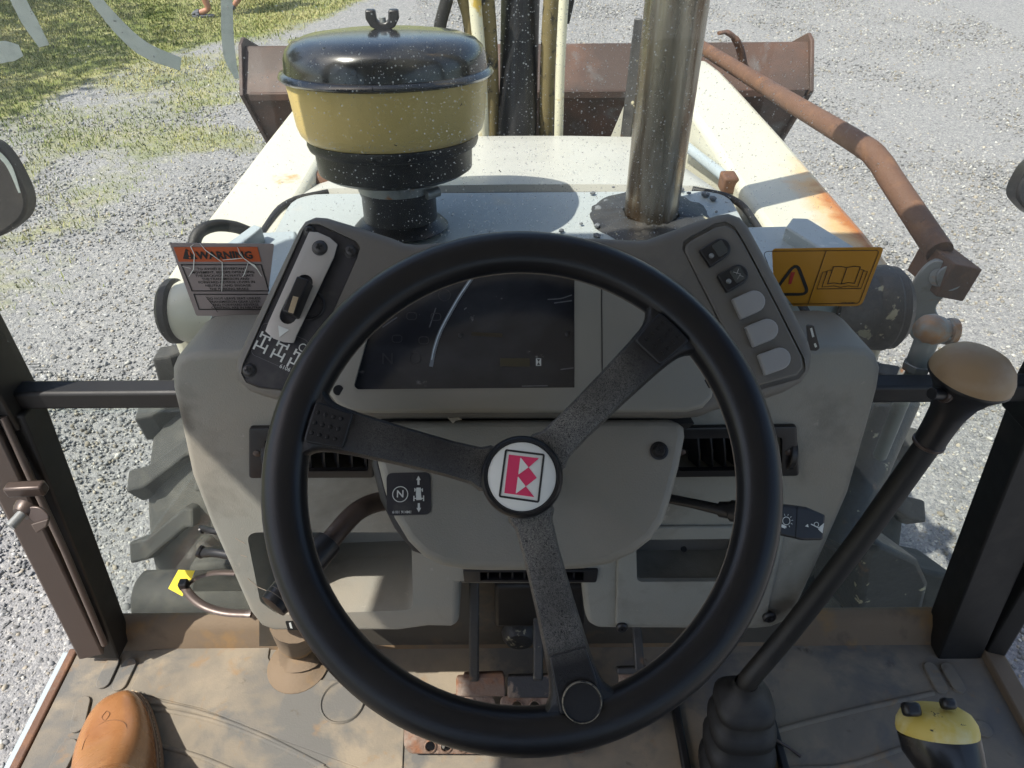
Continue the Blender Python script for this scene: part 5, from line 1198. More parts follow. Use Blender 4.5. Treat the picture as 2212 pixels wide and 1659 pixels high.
for a, b in (((1330, 480), (1520, 490)),):
    stroke('gauge_bar', [c_(Z5(*a), 0.0029), c_(Z5(*b), 0.0029)], 0.0035, CP.n, 0.0002, mat('faint_amber_bar', (0.040, 0.030, 0.016), 0.4), scr)
for q in ((870, 510), (1035, 520), (960, 370), (1110, 375)):
    outline('tell_tale', fil([c_(Z5(q[0] + x, q[1] + y), 0.0029) for x, y in ((-30, -22), (30, -22), (30, 22), (-30, 22))], 0.003), 0.0008, CP.n, 0.0002, M_faint, scr)
M_smear = mat('dust_smear', (0.10, 0.105, 0.115), 0.5, var=0.4, vscale=200)
for pts in ([(1800, 268), (1880, 262), (1950, 240)], [(1840, 290), (1950, 275)], [(780, 440), (830, 405), (870, 378)], [(1880, 700), (1960, 690)], [(1640, 803), (1800, 800)], [(1070, 440), (1110, 320)], [(1285, 330), (1300, 318)]):
    stroke('dust_smear', smooth_path([c_(Z5(*q), 0.0029) for q in pts], 4), 0.0010, CP.n, 0.0002, M_smear, scr)
# ---- left wing: black four wheel steer selector panel
sel = slab('selector_panel', [c_(q, -0.0025) for q in shrink(lp, 0.985)], CP.n, 0.0012, M_panelblk, BL, smooth=None, label='black steering mode panel on the wing by the warning label')
def q22(x, y, off=0.0): return c_(Z22(x, y), off)
stp_pts = [(1680, 12), (1770, 18), (1900, 75), (1985, 150), (1945, 290), (1545, 1130), (1510, 1215), (1400, 1205), (1290, 1165), (1205, 1088), (1240, 990)]
bar = slab('selector_strip', [q22(x, y, 0.0040) for x, y in stp_pts], CP.n, 0.0016, M_steel, BL, bev=0.0004, label='bare steel selector strip with slot on the black panel')
bpy.context.view_layer.update(); bake(bar)
ax = (c_(Z22(1640, 540)) - c_(Z22(1455, 930))).normalized(); sd = CP.n.cross(ax)
A, B = q22(1626, 565, 0.004), q22(1453, 920, 0.004); w = 0.0080
slot = [A + sd * w * math.cos(t) + ax * w * math.sin(t) for t in [math.pi * k / 8 for k in range(9)]] + [B - sd * w * math.cos(t) - ax * w * math.sin(t) for t in [math.pi * k / 8 for k in range(9)]]
cut(bar, slot, CP.n, 0.006, 0.01)
kb = beam('selector_knob', q22(1640, 545, 0.011), q22(1480, 915, 0.012), 0.0115, 0.018, M_black, bar, up=CP.n, bev=0.0012)
stroke('knob_wear', [q22(1535, 715, 0.0215), q22(1480, 890, 0.0215)], 0.005, CP.n, 0.0004, mat('worn_brass_edge', (0.36, 0.28, 0.17), 0.5, var=0.3, vscale=200), bar)
slab('pointer', [q22(x, y, 0.0046) for x, y in ((1345, 1025), (1465, 1075), (1358, 1152))], CP.n, 0.0004, M_white, bar, smooth=None)
lathe('selector_ring', [(0.0125, 0), (0.0145, 0.0012), (0.0135, 0.002), (0.0118, 0.0015), (0.011, 0)], q22(1690, 810, -0.0025), CP.n, M_black, sel, seg=32, caps=False)
def screw(q, r, m, parent, pl=CP, off=0.0):
    c = pl.hit(q[0], q[1], off)
    s = lathe('screw', [(r * 1.15, 0), (r * 1.15, 0.0006), (r, 0.0010), (r * 0.92, 0.002), (r * 0.6, 0.0033), (0, 0.0036)], c, pl.n, m, parent, seg=24)
    for a in (0.3, 0.3 + math.pi / 2):
        stroke('screw_slot', [c + pl.n * 0.0038 + (pl.u * math.cos(a) + pl.v * math.sin(a)) * k * r * 0.48 for k in (-1, 1)], r * 0.28, pl.n, 0.0008, M_void, parent)
    return s
screw(Z22(1795, 190), 0.0064, M_screw, bar, off=0.004)
screw(Z22(2132, 228), 0.0055, M_screw, sel, off=-0.0025)
screw(Z22(1030, 1510), 0.0060, M_screw, sel, off=-0.0025)
screw(Z22(1685, 10), 0.0050, M_screw, sel, off=-0.0025)
k22 = (q22(1100, 1200) - q22(1000, 1200)).length / 100
def glyph(front, rear, wf, wr):
    (fa_, fb_), (ra, rb) = front, rear
    pts = lambda a: q22(a[0], a[1], -0.0019)
    fm = ((fa_[0] + fb_[0]) / 2, (fa_[1] + fb_[1]) / 2); rm = ((ra[0] + rb[0]) / 2, (ra[1] + rb[1]) / 2)
    axd = (pts(fm) - pts(rm)).normalized()
    for (a, b, hw) in ((fa_, fb_, wf), (ra, rb, wr)):
        stroke('steer_icon', [pts(a), pts(b)], 16 * k22, CP.n, 0.0003, M_white, sel)
        for e in (a, b): stroke('steer_icon', [pts(e) - axd * hw * k22, pts(e) + axd * hw * k22], 20 * k22, CP.n, 0.0003, M_white, sel)
    stroke('steer_icon', [pts(fm), pts(rm)], 20 * k22, CP.n, 0.0003, M_white, sel)
glyph(((1165, 1120), (1262, 1162)), ((1100, 1235), (1210, 1285)), 34, 52)
glyph(((1345, 1215), (1450, 1260)), ((1285, 1325), (1395, 1375)), 34, 52)
glyph(((1530, 1310), (1630, 1350)), ((1465, 1420), (1575, 1470)), 34, 52)
outline('steer_icon', circ(CP, q22(1605, 1262), 40 * k22, -0.0019, 24), 10 * k22, CP.n, 0.0003, M_white, sel)
outline('panel_border', fil([q22(x, y, -0.0020) for x, y in ((1190, 985), (1680, 1200), (1520, 1540), (1045, 1330))], 0.005), 0.0005, CP.n, 0.0003, mat('grey_hairline', (0.10, 0.10, 0.11), 0.6), sel)
text('panel_code', '6106 221M1', CP, q22(1500, 1520), 46 * k22, M_white, sel, ang=rad(-23), off=-0.0019, bold=0.01)

# ---- right wing: switch panel
swp = slab('switch_panel', [c_(q, 0.0015) for q in shrink(rp, 0.955)], CP.n, 0.004, M_binn, BL, bev=0.0022, seg=3, smooth=50, label='switch panel with two rocker switches and three blanks')
def d_shape(cx, cy, hw, hh, ang):
    pts = []
    base = [(-hw, -hh), (-hw, hh)] + [(hw - hh + hh * math.sin(t), hh * math.cos(t)) for t in [math.pi * k / 10 for k in range(11)]]
    ca, sa = math.cos(ang), math.sin(ang)
    return [(cx + x * ca - y * sa, cy + x * sa + y * ca) for x, y in base]
for cx, cy, a in ((1549, 541, -33), (1587, 597, -30)):
    s = slab('rocker_switch', [c_(q, 0.0060) for q in d_shape(cx, cy, 31, 22, rad(a))], CP.n, 0.0055, M_black, BL, bev=0.0014, seg=3, label='black rocker switch ' + ('at the head of the switch panel' if cy < 560 else 'with wiper symbol on the switch panel'))
    ca, sa = math.cos(rad(a)), math.sin(rad(a))
    R_ = lambda x, y: (cx + x * ca - y * sa, cy + x * sa + y * ca)
    slab('switch_lens', fil([c_(R_(x, y), 0.0066) for x, y in ((-4, -15), (21, -15), (21, 15), (-4, 15))], 0.0015), CP.n, 0.001, mat('switch_lens_grey', (0.055, 0.06, 0.058), 0.3), s, bev=0.0003)
    lathe('switch_lamp', [(0.0024, 0), (0.0024, 0.001), (0.0014, 0.0022), (0, 0.0024)], c_(R_(-17, 3), 0.006), CP.n, M_zinc, s, seg=16)
    if cy > 560:
        for pts in (((2, -10), (14, 2), (2, 8)), ((6, -2), (16, -10)), ((10, 2), (16, 10))):
            stroke('wiper_symbol', [c_(R_(*q), 0.0068) for q in pts], 0.0005, CP.n, 0.0003, M_btn, s)
for (cx, cy, a), lb in zip(((1622, 654, -24), (1650, 715, -22), (1677, 777, -20)), ('next to the wiper switch', 'between the other two blanks', 'at the foot of the switch panel')):
    slab('switch_blank', [c_(q, 0.0070) for q in d_shape(cx, cy, 33, 24, rad(a))], CP.n, 0.0065, M_btn, BL, bev=0.0016, seg=3, label='light grey switch blank ' + lb)

# ================================================================== STEERING WHEEL
WC = at_d(1127, 1031, 0.555)
WN = Vector((0, -math.cos(rad(50.5)), math.sin(rad(50.5))))
WP = Plane(WC, WN)
M_spoke = wheel_material('steering_spoke_grain', True, tuple(WC))
SW = empty_part('steering_wheel', 'black three spoke steering wheel with white hub emblem')
RR = 0.1855
def wv(a, r, h=0.0): return WC + (WP.u * math.cos(a) + WP.v * math.sin(a)) * r + WN * h
vs = []; fs = []; NA, NB = 120, 20
for i in range(NA):
    a = 2 * math.pi * i / NA
    for j in range(NB):
        t = 2 * math.pi * j / NB; cr, sr = math.cos(t), math.sin(t)
        vs.append(wv(a, RR + 0.0172 * math.copysign(abs(cr) ** 0.9, cr), 0.0145 * math.copysign(abs(sr) ** 0.9, sr)))
for i in range(NA):
    for j in range(NB): fs.append([i * NB + j, ((i + 1) % NA) * NB + j, ((i + 1) % NA) * NB + (j + 1) % NB, i * NB + (j + 1) % NB])
make('rim', vs, fs, M_rim, SW, smooth=180)
seam = [wv(2 * math.pi * i / 96, RR - 0.0163, -0.0045) for i in range(97)]
tube('mould_seam', seam, 0.0008, mat('dusty_mould_seam', (0.16, 0.13, 0.10), 0.7), SW, seg=6, caps=False)
tube('rim_edge_wear', [wv(rad(a), RR + 0.0168, -0.0042) for a in range(-75, 36, 3)], 0.0011, mat('worn_rim_edge', (0.20, 0.17, 0.12), 0.7, var=0.4, vscale=60, layers=[((0.02, 0.02, 0.02), 40, 0.5, 0.6, 4)]), SW, seg=6)
tube('rim_edge_wear', [wv(rad(a), RR + 0.0168, -0.0042) for a in range(150, 226, 3)], 0.0011, MATS['worn_rim_edge'], SW, seg=6)
def ang_of(px, py):
    a, b = WP.to2(WP.hit(px, py)); return math.atan2(b, a)
SPK = [ang_of(692, 918), ang_of(1447, 716), ang_of(1250, 1505)]
for k, a0 in enumerate(SPK):
    stations = [(0.018, 0.0165), (0.030, 0.0185), (0.037, 0.0150), (0.060, 0.0142), (0.100, 0.0152), (0.135, 0.0168), (0.150, 0.0182), (0.158, 0.0198), (0.163, 0.0222), (0.1675, 0.0262), (0.1715, 0.0330), (0.175, 0.043), (0.178, 0.056)]
    e, f = WP.u * math.cos(a0) + WP.v * math.sin(a0), -WP.u * math.sin(a0) + WP.v * math.cos(a0)
    vs = []; fs = []
    for (r, w) in stations:
        rise = 0.004 - 0.012 * (1 - r / 0.18)              # the spokes dish down to the hub
        th = 0.008 - 0.0035 * sm(0.160, 0.178, r)
        for x, h in ((-w, -th), (-w, th * 0.35), (-w * 0.86, th * 0.85), (-w * 0.55, th), (0, th * 1.05), (w * 0.55, th), (w * 0.86, th * 0.85), (w, th * 0.35), (w, -th)):
            vs.append(WC + e * r + f * x + WN * (rise + h))
    K = 9
    for i in range(len(stations) - 1):
        for j in range(K): fs.append([i * K + j, i * K + (j + 1) % K, (i + 1) * K + (j + 1) % K, (i + 1) * K + j])
    fs += [list(range(K)), list(range(len(vs) - K, len(vs)))]
    spk = make('spoke', vs, fs, M_spoke, SW, smooth=45)
    if k < 2:
        pts = fil([WC + e * r + f * x + WN * (0.0113 + 0.07 * (r - 0.139)) for r, x in ((0.139, -0.0142), (0.139, 0.0142), (0.170, 0.0165), (0.170, -0.0165))], 0.004)
        slab('thumb_rest', pts, WN, 0.006, M_spoke, SW, bev=0.0015, seg=3)
        for i in range(4):
            for j in range(3):
                c = WC + e * (0.147 + i * 0.0062) + f * (j - 1) * 0.0082 + WN * (0.0112 + 0.07 * (0.008 + i * 0.0062))
                lathe('grip_dot', [(0.0017, 0), (0.0014, 0.0008), (0, 0.0012)], c, WN, M_rim, SW, seg=10)
    else:
        pts = fil([WC + e * r + f * x + WN * (0.0108 + 0.07 * (r - 0.132)) for r, x in ((0.132, -0.0140), (0.132, 0.0140), (0.172, 0.0165), (0.172, -0.0165))], 0.003)
        slab('thumb_rest', pts, WN, 0.006, M_spoke, SW, bev=0.0015, seg=3)
        c = WC + e * 0.167 + f * 0.001 + WN * 0.0130
        lathe('spoke_plug', [(0.0145, 0), (0.0145, 0.0025), (0.0135, 0.0032), (0.0128, 0.0022), (0, 0.0022)], c, WN, M_rim, SW, seg=36)
        lathe('plug_edge', [(0.0131, 0.0024), (0.0138, 0.0037), (0.0144, 0.0030), (0.0146, 0.0020)], c, WN, mat('dusty_plug_edge', (0.20, 0.175, 0.13), 0.7, var=0.3, vscale=200, layers=[((0.03, 0.03, 0.03), 300, 0.5, 0.6, 3)]), SW, seg=36, caps=False)
hubb = lathe('hub', [(0.026, -0.03), (0.030, -0.012), (0.0315, 0.0), (0.0318, 0.008), (0.0310, 0.0125), (0.0292, 0.0145), (0.0272, 0.0140), (0.0262, 0.0120), (0.0, 0.0118)], WC, WN, M_rim, SW, seg=64)
lathe('column', [(0.020, -0.10), (0.020, -0.02), (0.024, -0.02)], WC, WN, M_void, SW, seg=24)
lathe('emblem', [(0.0262, 0.0115), (0.0262, 0.0126), (0.0256, 0.0131), (0.0, 0.0134)], WC, WN, M_wlogo, SW, seg=64, label='white round hub emblem with pink letter')
EP = Plane(WC + WN * 0.0137, WN)
kk = 0.0256 / 272.0
def e_(x, y, off=0.0): return EP.to3((x - 1632) * kk, -(y - 585) * kk, off)
outline('emblem_frame', fil([e_(*q) for q in ((1503, 371), (1813, 412), (1762, 791), (1450, 744))], 0.0012), 16 * kk, WN, 0.0003, M_ink, SW)
slab('emblem_letter', [e_(*q) for q in ((1527, 408), (1772, 440), (1688, 513), (1752, 598), (1663, 666), (1730, 752), (1488, 718))], WN, 0.0003, M_pink, SW, smooth=None)
slab('emblem_notch', fil([e_(*q, 0.0003) for q in ((1621, 430), (1686, 513), (1602, 572))], 0.0004), WN, 0.0003, M_wlogo, SW, smooth=None)
slab('emblem_notch', fil([e_(*q, 0.0003) for q in ((1599, 584), (1662, 666), (1580, 724))], 0.0004), WN, 0.0003, M_wlogo, SW, smooth=None)

# ================================================================== LEVERS
sl = tube('shuttle_lever', smooth_path([at_d(850, 1080, 0.73), at_d(815, 1085, 0.715), at_d(782, 1098, 0.70), at_d(752, 1122, 0.69), at_d(705, 1178, 0.672)], 6), 0.0098, M_rod, BL, seg=16, label='bent brown shuttle lever with black ribbed grip')
ga_, gb_ = at_d(712, 1168, 0.668), at_d(588, 1312, 0.625); gd = (gb_ - ga_); GL = gd.length
lathe('lever_grip', [(0.0098, 0), (0.0128, 0.001), (0.0136, 0.006), (0.0136, GL - 0.006), (0.0125, GL - 0.001), (0.0, GL)], ga_, gd, M_black, sl, seg=28)
for k in range(4):
    lathe('grip_groove', [(0.0137, 0), (0.0140, 0.0004), (0.0137, 0.0008)], ga_ + gd.normalized() * (GL - 0.008 - 0.0048 * k), gd, mat('dust_in_groove', (0.12, 0.105, 0.085), 0.8), sl, seg=28, caps=False)
stl = tube('column_stalk', [at_d(1440, 1076, 0.735), at_d(1500, 1088, 0.715), at_d(1556, 1101, 0.70)], [0.0050, 0.0050, 0.0056], M_black, BL, seg=14, label='black column stalk with lamp and horn symbols')
tube('stalk_boot', [at_d(1553, 1100, 0.70), at_d(1575, 1102, 0.695), at_d(1578, 1103, 0.694), at_d(1640, 1112, 0.68)], [0.0075, 0.0085, 0.0105, 0.0115], M_black, stl, seg=8)
KP = Plane(at_d(1735, 1128, 0.665), Vector((0.1, -0.72, 0.70)).normalized())
def k_(q, off=0.0): return KP.hit(q[0], q[1], off)
slab('stalk_switch', fil([k_(q) for q in ((1620, 1085), (1695, 1091), (1745, 1096), (1785, 1113), (1780, 1168), (1735, 1168), (1690, 1158), (1625, 1140))], [0.004, 0.002, 0.004, 0.003, 0.004, 0.004, 0.003, 0.004]), KP.n, 0.020, M_black, stl, bev=0.0026, seg=3, smooth=50)
stroke('switch_joint', [k_((1723, 1095), 0.0004), k_((1719, 1164), 0.0004)], 0.0005, KP.n, 0.0006, M_void, stl)
outline('lamp_symbol', circ(KP, k_((1698, 1125)), 0.0036, 0.0006, 20), 0.0006, KP.n, 0.0003, M_white, stl)
kc = k_((1698, 1125))
for j in range(7):
    a = rad(-100 + 33 * j) 
    stroke('lamp_symbol_ray', [kc + (KP.u * math.cos(a) + KP.v * math.sin(a)) * r + KP.n * 0.0006 for r in (0.0050, 0.0066)], 0.0005, KP.n, 0.0003, M_white, stl)
slab('lamp_symbol_base', [k_(q, 0.0006) for q in ((1688, 1132), (1698, 1136), (1696, 1142), (1686, 1138))], KP.n, 0.0003, M_white, stl, smooth=None)
stroke('horn_symbol', [k_((1752, 1132), 0.0006), k_((1772, 1142), 0.0006)], 0.0010, KP.n, 0.0003, M_white, stl)
slab('horn_symbol', [k_(q, 0.0006) for q in ((1768, 1140), (1780, 1130), (1777, 1152), (1768, 1144))], KP.n, 0.0003, M_white, stl, smooth=None)
outline('horn_symbol', circ(KP, k_((1763, 1133)), 0.0022, 0.0006, 14), 0.0005, KP.n, 0.0003, M_white, stl)
slab('horn_symbol', [k_(q, 0.0006) for q in ((1745, 1132), (1739, 1137), (1747, 1139))], KP.n, 0.0003, M_white, stl, smooth=None)

# ---- gear lever, its gaiter, tan knob
gl_path = smooth_path([at_d(1606, 1486, 0.915), at_d(1622, 1462, 0.905), at_d(1662, 1415, 0.893), at_d(1720, 1345, 0.872), at_d(1860, 1163, 0.812), at_d(2012, 950, 0.745)], 6)
gear = tube('gear_lever', gl_path, [0.0120] * 4 + [0.0130] * (len(gl_path) - 4), M_matte, BL, seg=20, label='long black gear lever with worn tan mushroom knob')
ka, kb_ = at_d(2004, 960, 0.747), at_d(2102, 804, 0.690); kd = kb_ - ka; KL = kd.length
lathe('knob_ferrule', [(0.0150, 0), (0.0163, 0.001), (0.0163, 0.004), (0.0150, 0.005)], ka, kd, M_rod, gear, seg=28)
lathe('knob_neck', [(0.0152, 0.005), (0.0158, KL * 0.25), (0.0172, KL * 0.45), (0.0215, KL * 0.64), (0.0290, KL * 0.79), (0.0365, KL * 0.885), (0.0390, KL * 0.92), (0.0385, KL * 0.945)], ka, kd, M_black, gear, seg=40, smooth=60)
lathe('knob_cap', [(0.0386, KL * 0.945), (0.0388, KL * 0.955), (0.0375, KL * 1.03), (0.0335, KL * 1.12), (0.0260, KL * 1.195), (0.0150, KL * 1.245), (0, KL * 1.262)], ka, kd, M_tan, gear, seg=48, smooth=70, label='worn tan knob cap')
bc = at_d(2044, 851, 0.690); be = at_d(2012, 850, 0.682)
lathe('knob_button_collar', [(0.0085, 0), (0.0088, 0.004), (0.007, 0.006)], bc, be - bc, M_rod, gear, seg=20)
cyl('knob_button', bc, be, 0.0058, M_black, gear)
gb0 = fz((1588, 1668)); gt = at_d(1612, 1478, 0.912)
def sq(a, p=3.2):
    c, s = math.cos(a), math.sin(a); r = (abs(c) ** p + abs(s) ** p) ** (-1 / p); return c * r, s * r
prof = [(0.0, 0.046), (0.04, 0.049), (0.11, 0.0485), (0.16, 0.044), (0.21, 0.0345), (0.26, 0.036), (0.30, 0.046), (0.37, 0.0465), (0.42, 0.042), (0.47, 0.0325), (0.51, 0.034), (0.55, 0.043), (0.62, 0.043), (0.66, 0.038), (0.71, 0.029), (0.745, 0.031), (0.78, 0.038), (0.83, 0.0375), (0.875, 0.031), (0.92, 0.021), (0.97, 0.016), (1.02, 0.0145)]
vs = []; fs = []; ns = 36
for t, r in prof:
    c = gb0.lerp(gt, t)
    for j in range(ns):
        x, y = sq(2 * math.pi * j / ns, 3.2 if t < 0.9 else 2.0); vs.append(c + Vector((x * r, y * r * 0.9, 0)))
for i in range(len(prof) - 1):
    for j in range(ns): fs.append([i * ns + j, i * ns + (j + 1) % ns, (i + 1) * ns + (j + 1) % ns, (i + 1) * ns + j])
make('gaiter', vs, fs, M_rubber, gear, smooth=70, label='black rubber bellows gaiter')
for sx_ in (-1, 1):
    beam('gaiter_frame', gb0 + Vector((0.068 * sx_, -0.08, 0.006)), gb0 + Vector((0.068 * sx_, 0.10, 0.006)), 0.012, 0.012, M_matte, gear)
tube('loose_wire', smooth_path([fz(Z21(720, 1420), 0.05), fz(Z21(790, 1465), 0.02), fz(Z21(850, 1500), 0.01), fz(Z21(925, 1555), 0.004)]), 0.0022, M_rod, gear, seg=8)
# ---- joystick
JP = [(2024, 1578, 0.720, 79), (2028, 1600, 0.722, 80), (2040, 1630, 0.726, 71), (2052, 1662, 0.732, 60), (2058, 1720, 0.745, 54), (2062, 1800, 0.77, 52)]
jr0 = ray(2024, 1578).normalized(); ju = CAM_R @ Vector((-0.10, 1, 0)); ju = (ju - jr0 * ju.dot(jr0)).normalized(); jn = (ju * math.cos(rad(14)) - jr0 * math.sin(rad(14))).normalized(); jside = jr0.cross(ju).normalized(); jc = at_d(2024, 1578, 0.720)
js = tube('loader_joystick', [jc - jn * a + jside * b for a, b, r in ((0, 0, 0), (0.012, 0.002, 0), (0.028, 0.008, 0), (0.048, 0.013, 0), (0.09, 0.016, 0), (0.16, 0.018, 0))], [0.0368, 0.0372, 0.0330, 0.0275, 0.0245, 0.0240], M_joy, BL, seg=32, flat=0.75, up=jr0, smooth=60, label='black loader joystick with worn yellow cap')
ja, jb = jc, jc + jn; jr_ = 0.0372
lathe('joystick_cap', [(jr_, -0.002), (jr_ * 1.01, 0.002), (jr_ * 0.98, 0.009), (jr_ * 0.86, 0.017), (jr_ * 0.62, 0.0225), (jr_ * 0.30, 0.025), (0, 0.0255)], ja, jb - ja, M_yel, js, seg=40, smooth=70, sx=1.0, label='worn yellow joystick cap')
for q, s in (((1968, 1532), 0.017), (( 2048, 1520), 0.014)):
    boxp('joystick_button', at_d(*q, 0.705), s, s * 0.8, 0.013, M_black, js, bev=0.004, R=Matrix.Rotation(rad(25), 3, 'X'))
stroke('joystick_trim', [at_d(2104, 1585, 0.71), at_d(2112, 1620, 0.73), at_d(2113, 1680, 0.76)], 0.004, Vector((0, -0.6, 0.8)), 0.002, mat('cream_trim', (0.50, 0.47, 0.36), 0.6), js)

# ================================================================== THE OPERATOR'S BOOT
toe = at_z(266, 1503, FZ + 0.004); bd = Vector((0.44, -0.90, 0)).normalized(); bs_ = Vector((-bd.y, bd.x, 0)) * -1
BT = thing('cowboy_boot', 'tan leather cowboy boot standing on the dusty cab floor', 'boot', (toe.x, toe.y - 0.15, FZ))
bpy.context.view_layer.update()
def bp3(s, x, z): return Vector((toe.x, toe.y, FZ)) + bd * s + bs_ * x + Vector((0, 0, z))
SW_ = [(0.0, 0.0), (0.004, 0.016), (0.012, 0.027), (0.026, 0.037), (0.045, 0.045), (0.07, 0.0515), (0.10, 0.0555), (0.125, 0.0550), (0.16, 0.049), (0.20, 0.042), (0.25, 0.041), (0.285, 0.036), (0.30, 0.022), (0.305, 0.0)]
def skew(s): return 0.010 * math.sin(min(s, 0.2) / 0.2 * math.pi)          # the foot bows outward a little
ol = [bp3(s, w + skew(s), 0.0145) for s, w in SW_] + [bp3(s, -w + skew(s), 0.0145) for s, w in SW_[-2:0:-1]]
slab('sole', ol, (0, 0, 1), 0.0125, M_sole, BT, bev=0.002)
slab('welt', [bp3(s, (w - 0.0035) + skew(s), 0.0185) for s, w in SW_[1:-1]] + [bp3(s, -(w - 0.0035) + skew(s), 0.0185) for s, w in SW_[-2:0:-1]], (0, 0, 1), 0.006, mat('boot_welt', (0.28, 0.19, 0.125), 0.7, var=0.2, vscale=120), BT, bev=0.0012)
prof = [(0.006, 0.006, 0.020), (0.010, 0.017, 0.034), (0.018, 0.0255, 0.044), (0.032, 0.0345, 0.052), (0.05, 0.0415, 0.057), (0.075, 0.0475, 0.062), (0.10, 0.0500, 0.071), (0.125, 0.049, 0.085), (0.15, 0.046, 0.103), (0.18, 0.043, 0.125), (0.21, 0.042, 0.15), (0.25, 0.041, 0.165), (0.285, 0.034, 0.165), (0.298, 0.016, 0.15)]
vs = []; fs = []; K = 25
for s, w, h in prof:
    for j in range(K):
        a = math.pi * j / (K - 1); cx, sz = math.cos(a), math.sin(a)
        crease = 0.0022 * math.sin(s * 420 + 2.0 * math.sin(a * 2)) * sm(0.06, 0.085, s) * sm(0.14, 0.11, s) * sz
        vs.append(bp3(s, w * math.copysign(abs(cx) ** 0.72, cx) + skew(s), 0.015 + (h - 0.015) * sz ** 0.62 + crease))
for i in range(len(prof) - 1):
    for j in range(K - 1): fs.append([i * K + j, i * K + j + 1, (i + 1) * K + j + 1, (i + 1) * K + j])
fs += [list(range(K)), list(range(len(vs) - K, len(vs)))]
up = make('upper', vs, fs, M_leather, BT, smooth=70)
b_ = up.modifiers.new('s', 'SUBSURF'); b_.levels = 2; b_.render_levels = 2
tube('shaft', [bp3(0.20, 0.0, 0.09) + Vector((0.40, -0.62, 0.67)) * t for t in (0.0, 0.09, 0.18, 0.28)], [0.047, 0.050, 0.056, 0.060], M_leather, BT, seg=28, smooth=60)
sd_ = Vector((0.40, -0.62, 0.67)).normalized(); sc0 = bp3(0.20, 0.0, 0.09) + Vector((0.40, -0.62, 0.67)) * 0.28
lathe('shaft_shade_disc', [(0.0595, 0.0008), (0.060, 0.002), (0.056, 0.003), (0.054, 0.001), (0.0, 0.001)], sc0, sd_, M_void, BT, seg=28)  # dark disc paints the shaded inside of the closed shaft
st0 = boxp('welt_stitch', (0, 0, 0), 0.0036, 0.0012, 0.0008, mat('pale_stitch', (0.42, 0.33, 0.22), 0.8), BT, bev=0.0002)
rim_ = smooth_path([bp3(s, sg * (w - 0.0022) + skew(s), 0.0150) for sg, seq in ((-1, SW_[8:0:-1]), (1, SW_[1:9])) for s, w in seq], 5)
acc = 0.0; first = True
for a_, b2 in zip(rim_, rim_[1:]):
    acc += (b2 - a_).length
    if acc > 0.0052:
        acc = 0.0; dd = b2 - a_; Mx = Matrix.Translation(b2) @ Matrix.Rotation(math.atan2(dd.y, dd.x), 4, 'Z')
        if first: st0.matrix_basis = Mx; first = False
        else: copy_of(st0, 'welt_stitch', Mx, BT)
def on_top(s, x):
    k = max(i for i in range(len(prof) - 1) if prof[i][0] <= s); t = (s - prof[k][0]) / (prof[k + 1][0] - prof[k][0])
    w = prof[k][1] + t * (prof[k + 1][1] - prof[k][1]); h = prof[k][2] + t * (prof[k + 1][2] - prof[k][2])
    c = max(-1, min(1, x / w)); cx = math.copysign(abs(c) ** (1 / 0.72), c); sz = math.sqrt(max(0, 1 - cx * cx))
    return bp3(s, x + skew(s), 0.0153 + (h - 0.015) * sz ** 0.62)
for pts in ([(0.100, 0.026), (0.084, 0.023), (0.073, 0.013), (0.068, 0.0), (0.073, -0.015), (0.084, -0.026), (0.100, -0.030)], [(0.050, 0.0), (0.058, 0.005), (0.066, 0.0), (0.058, -0.005), (0.050, 0.0)]):
    tube('stitching', smooth_path([on_top(*q) for q in pts], 5), 0.00042, M_thread, BT, seg=6)
# ================================================================== WALKER ON THE LAWN (only the lower legs enter the frame)
f1 = at_z(452, 37, 0.0); f2 = f1 + Vector((0.30, 0.32, 0))
PE = thing('person', 'bare legged person in grey sandals walking over the lawn', 'person', f1)
bpy.context.view_layer.update()
def skin_body(name, verts, edges, radii, m, parent, root=0):
    me = bpy.data.meshes.new(name); me.from_pydata([tuple(v) for v in verts], edges, [])
    o = bpy.data.objects.new(name, me); COL.objects.link(o)
    s = o.modifiers.new('skin', 'SKIN'); s.use_smooth_shade = True
    for v, r in zip(me.skin_vertices[0].data, radii): v.radius = r if isinstance(r, tuple) else (r, r)
    me.skin_vertices[0].data[root].use_root = True
    o.modifiers.new('sub', 'SUBSURF').levels = 2
    bpy.context.view_layer.update(); bake(o)
    me2 = o.data; bpy.data.objects.remove(o, do_unlink=True)
    return finish(name, me2, m, parent, 180)
hip = (f1 + f2) / 2 + Vector((-0.03, 0, 0.92))
A1, A2 = f1 + Vector((0.02, 0, 0.085)), f2 + Vector((0.03, 0, 0.16))
V = [hip, hip + Vector((0, -0.09, -0.04)), f1 + Vector((-0.04, -0.01, 0.48)), A1, f1 + Vector((-0.13, 0, 0.04)),
     hip + Vector((0, 0.09, -0.04)), f2 + Vector((-0.10, -0.02, 0.50)), A2, f2 + Vector((-0.09, 0, 0.05)),
     hip + Vector((-0.02, 0, 0.22)), hip + Vector((-0.04, 0, 0.42)), hip + Vector((-0.05, 0, 0.52)), hip + Vector((-0.06, 0, 0.60)), hip + Vector((-0.075, 0, 0.72)),
     hip + Vector((-0.04, -0.19, 0.44)), hip + Vector((0.05, -0.23, 0.17)), hip + Vector((-0.02, -0.23, -0.06)), hip + Vector((-0.03, -0.23, -0.14)),
     hip + Vector((-0.04, 0.19, 0.44)), hip + Vector((-0.10, 0.23, 0.18)), hip + Vector((-0.26, 0.22, 0.02)), hip + Vector((-0.32, 0.21, -0.04))]
E = [(0, 1), (1, 2), (2, 3), (3, 4), (0, 5), (5, 6), (6, 7), (7, 8), (0, 9), (9, 10), (10, 11), (11, 12), (12, 13), (10, 14), (14, 15), (15, 16), (16, 17), (10, 18), (18, 19), (19, 20), (20, 21)]
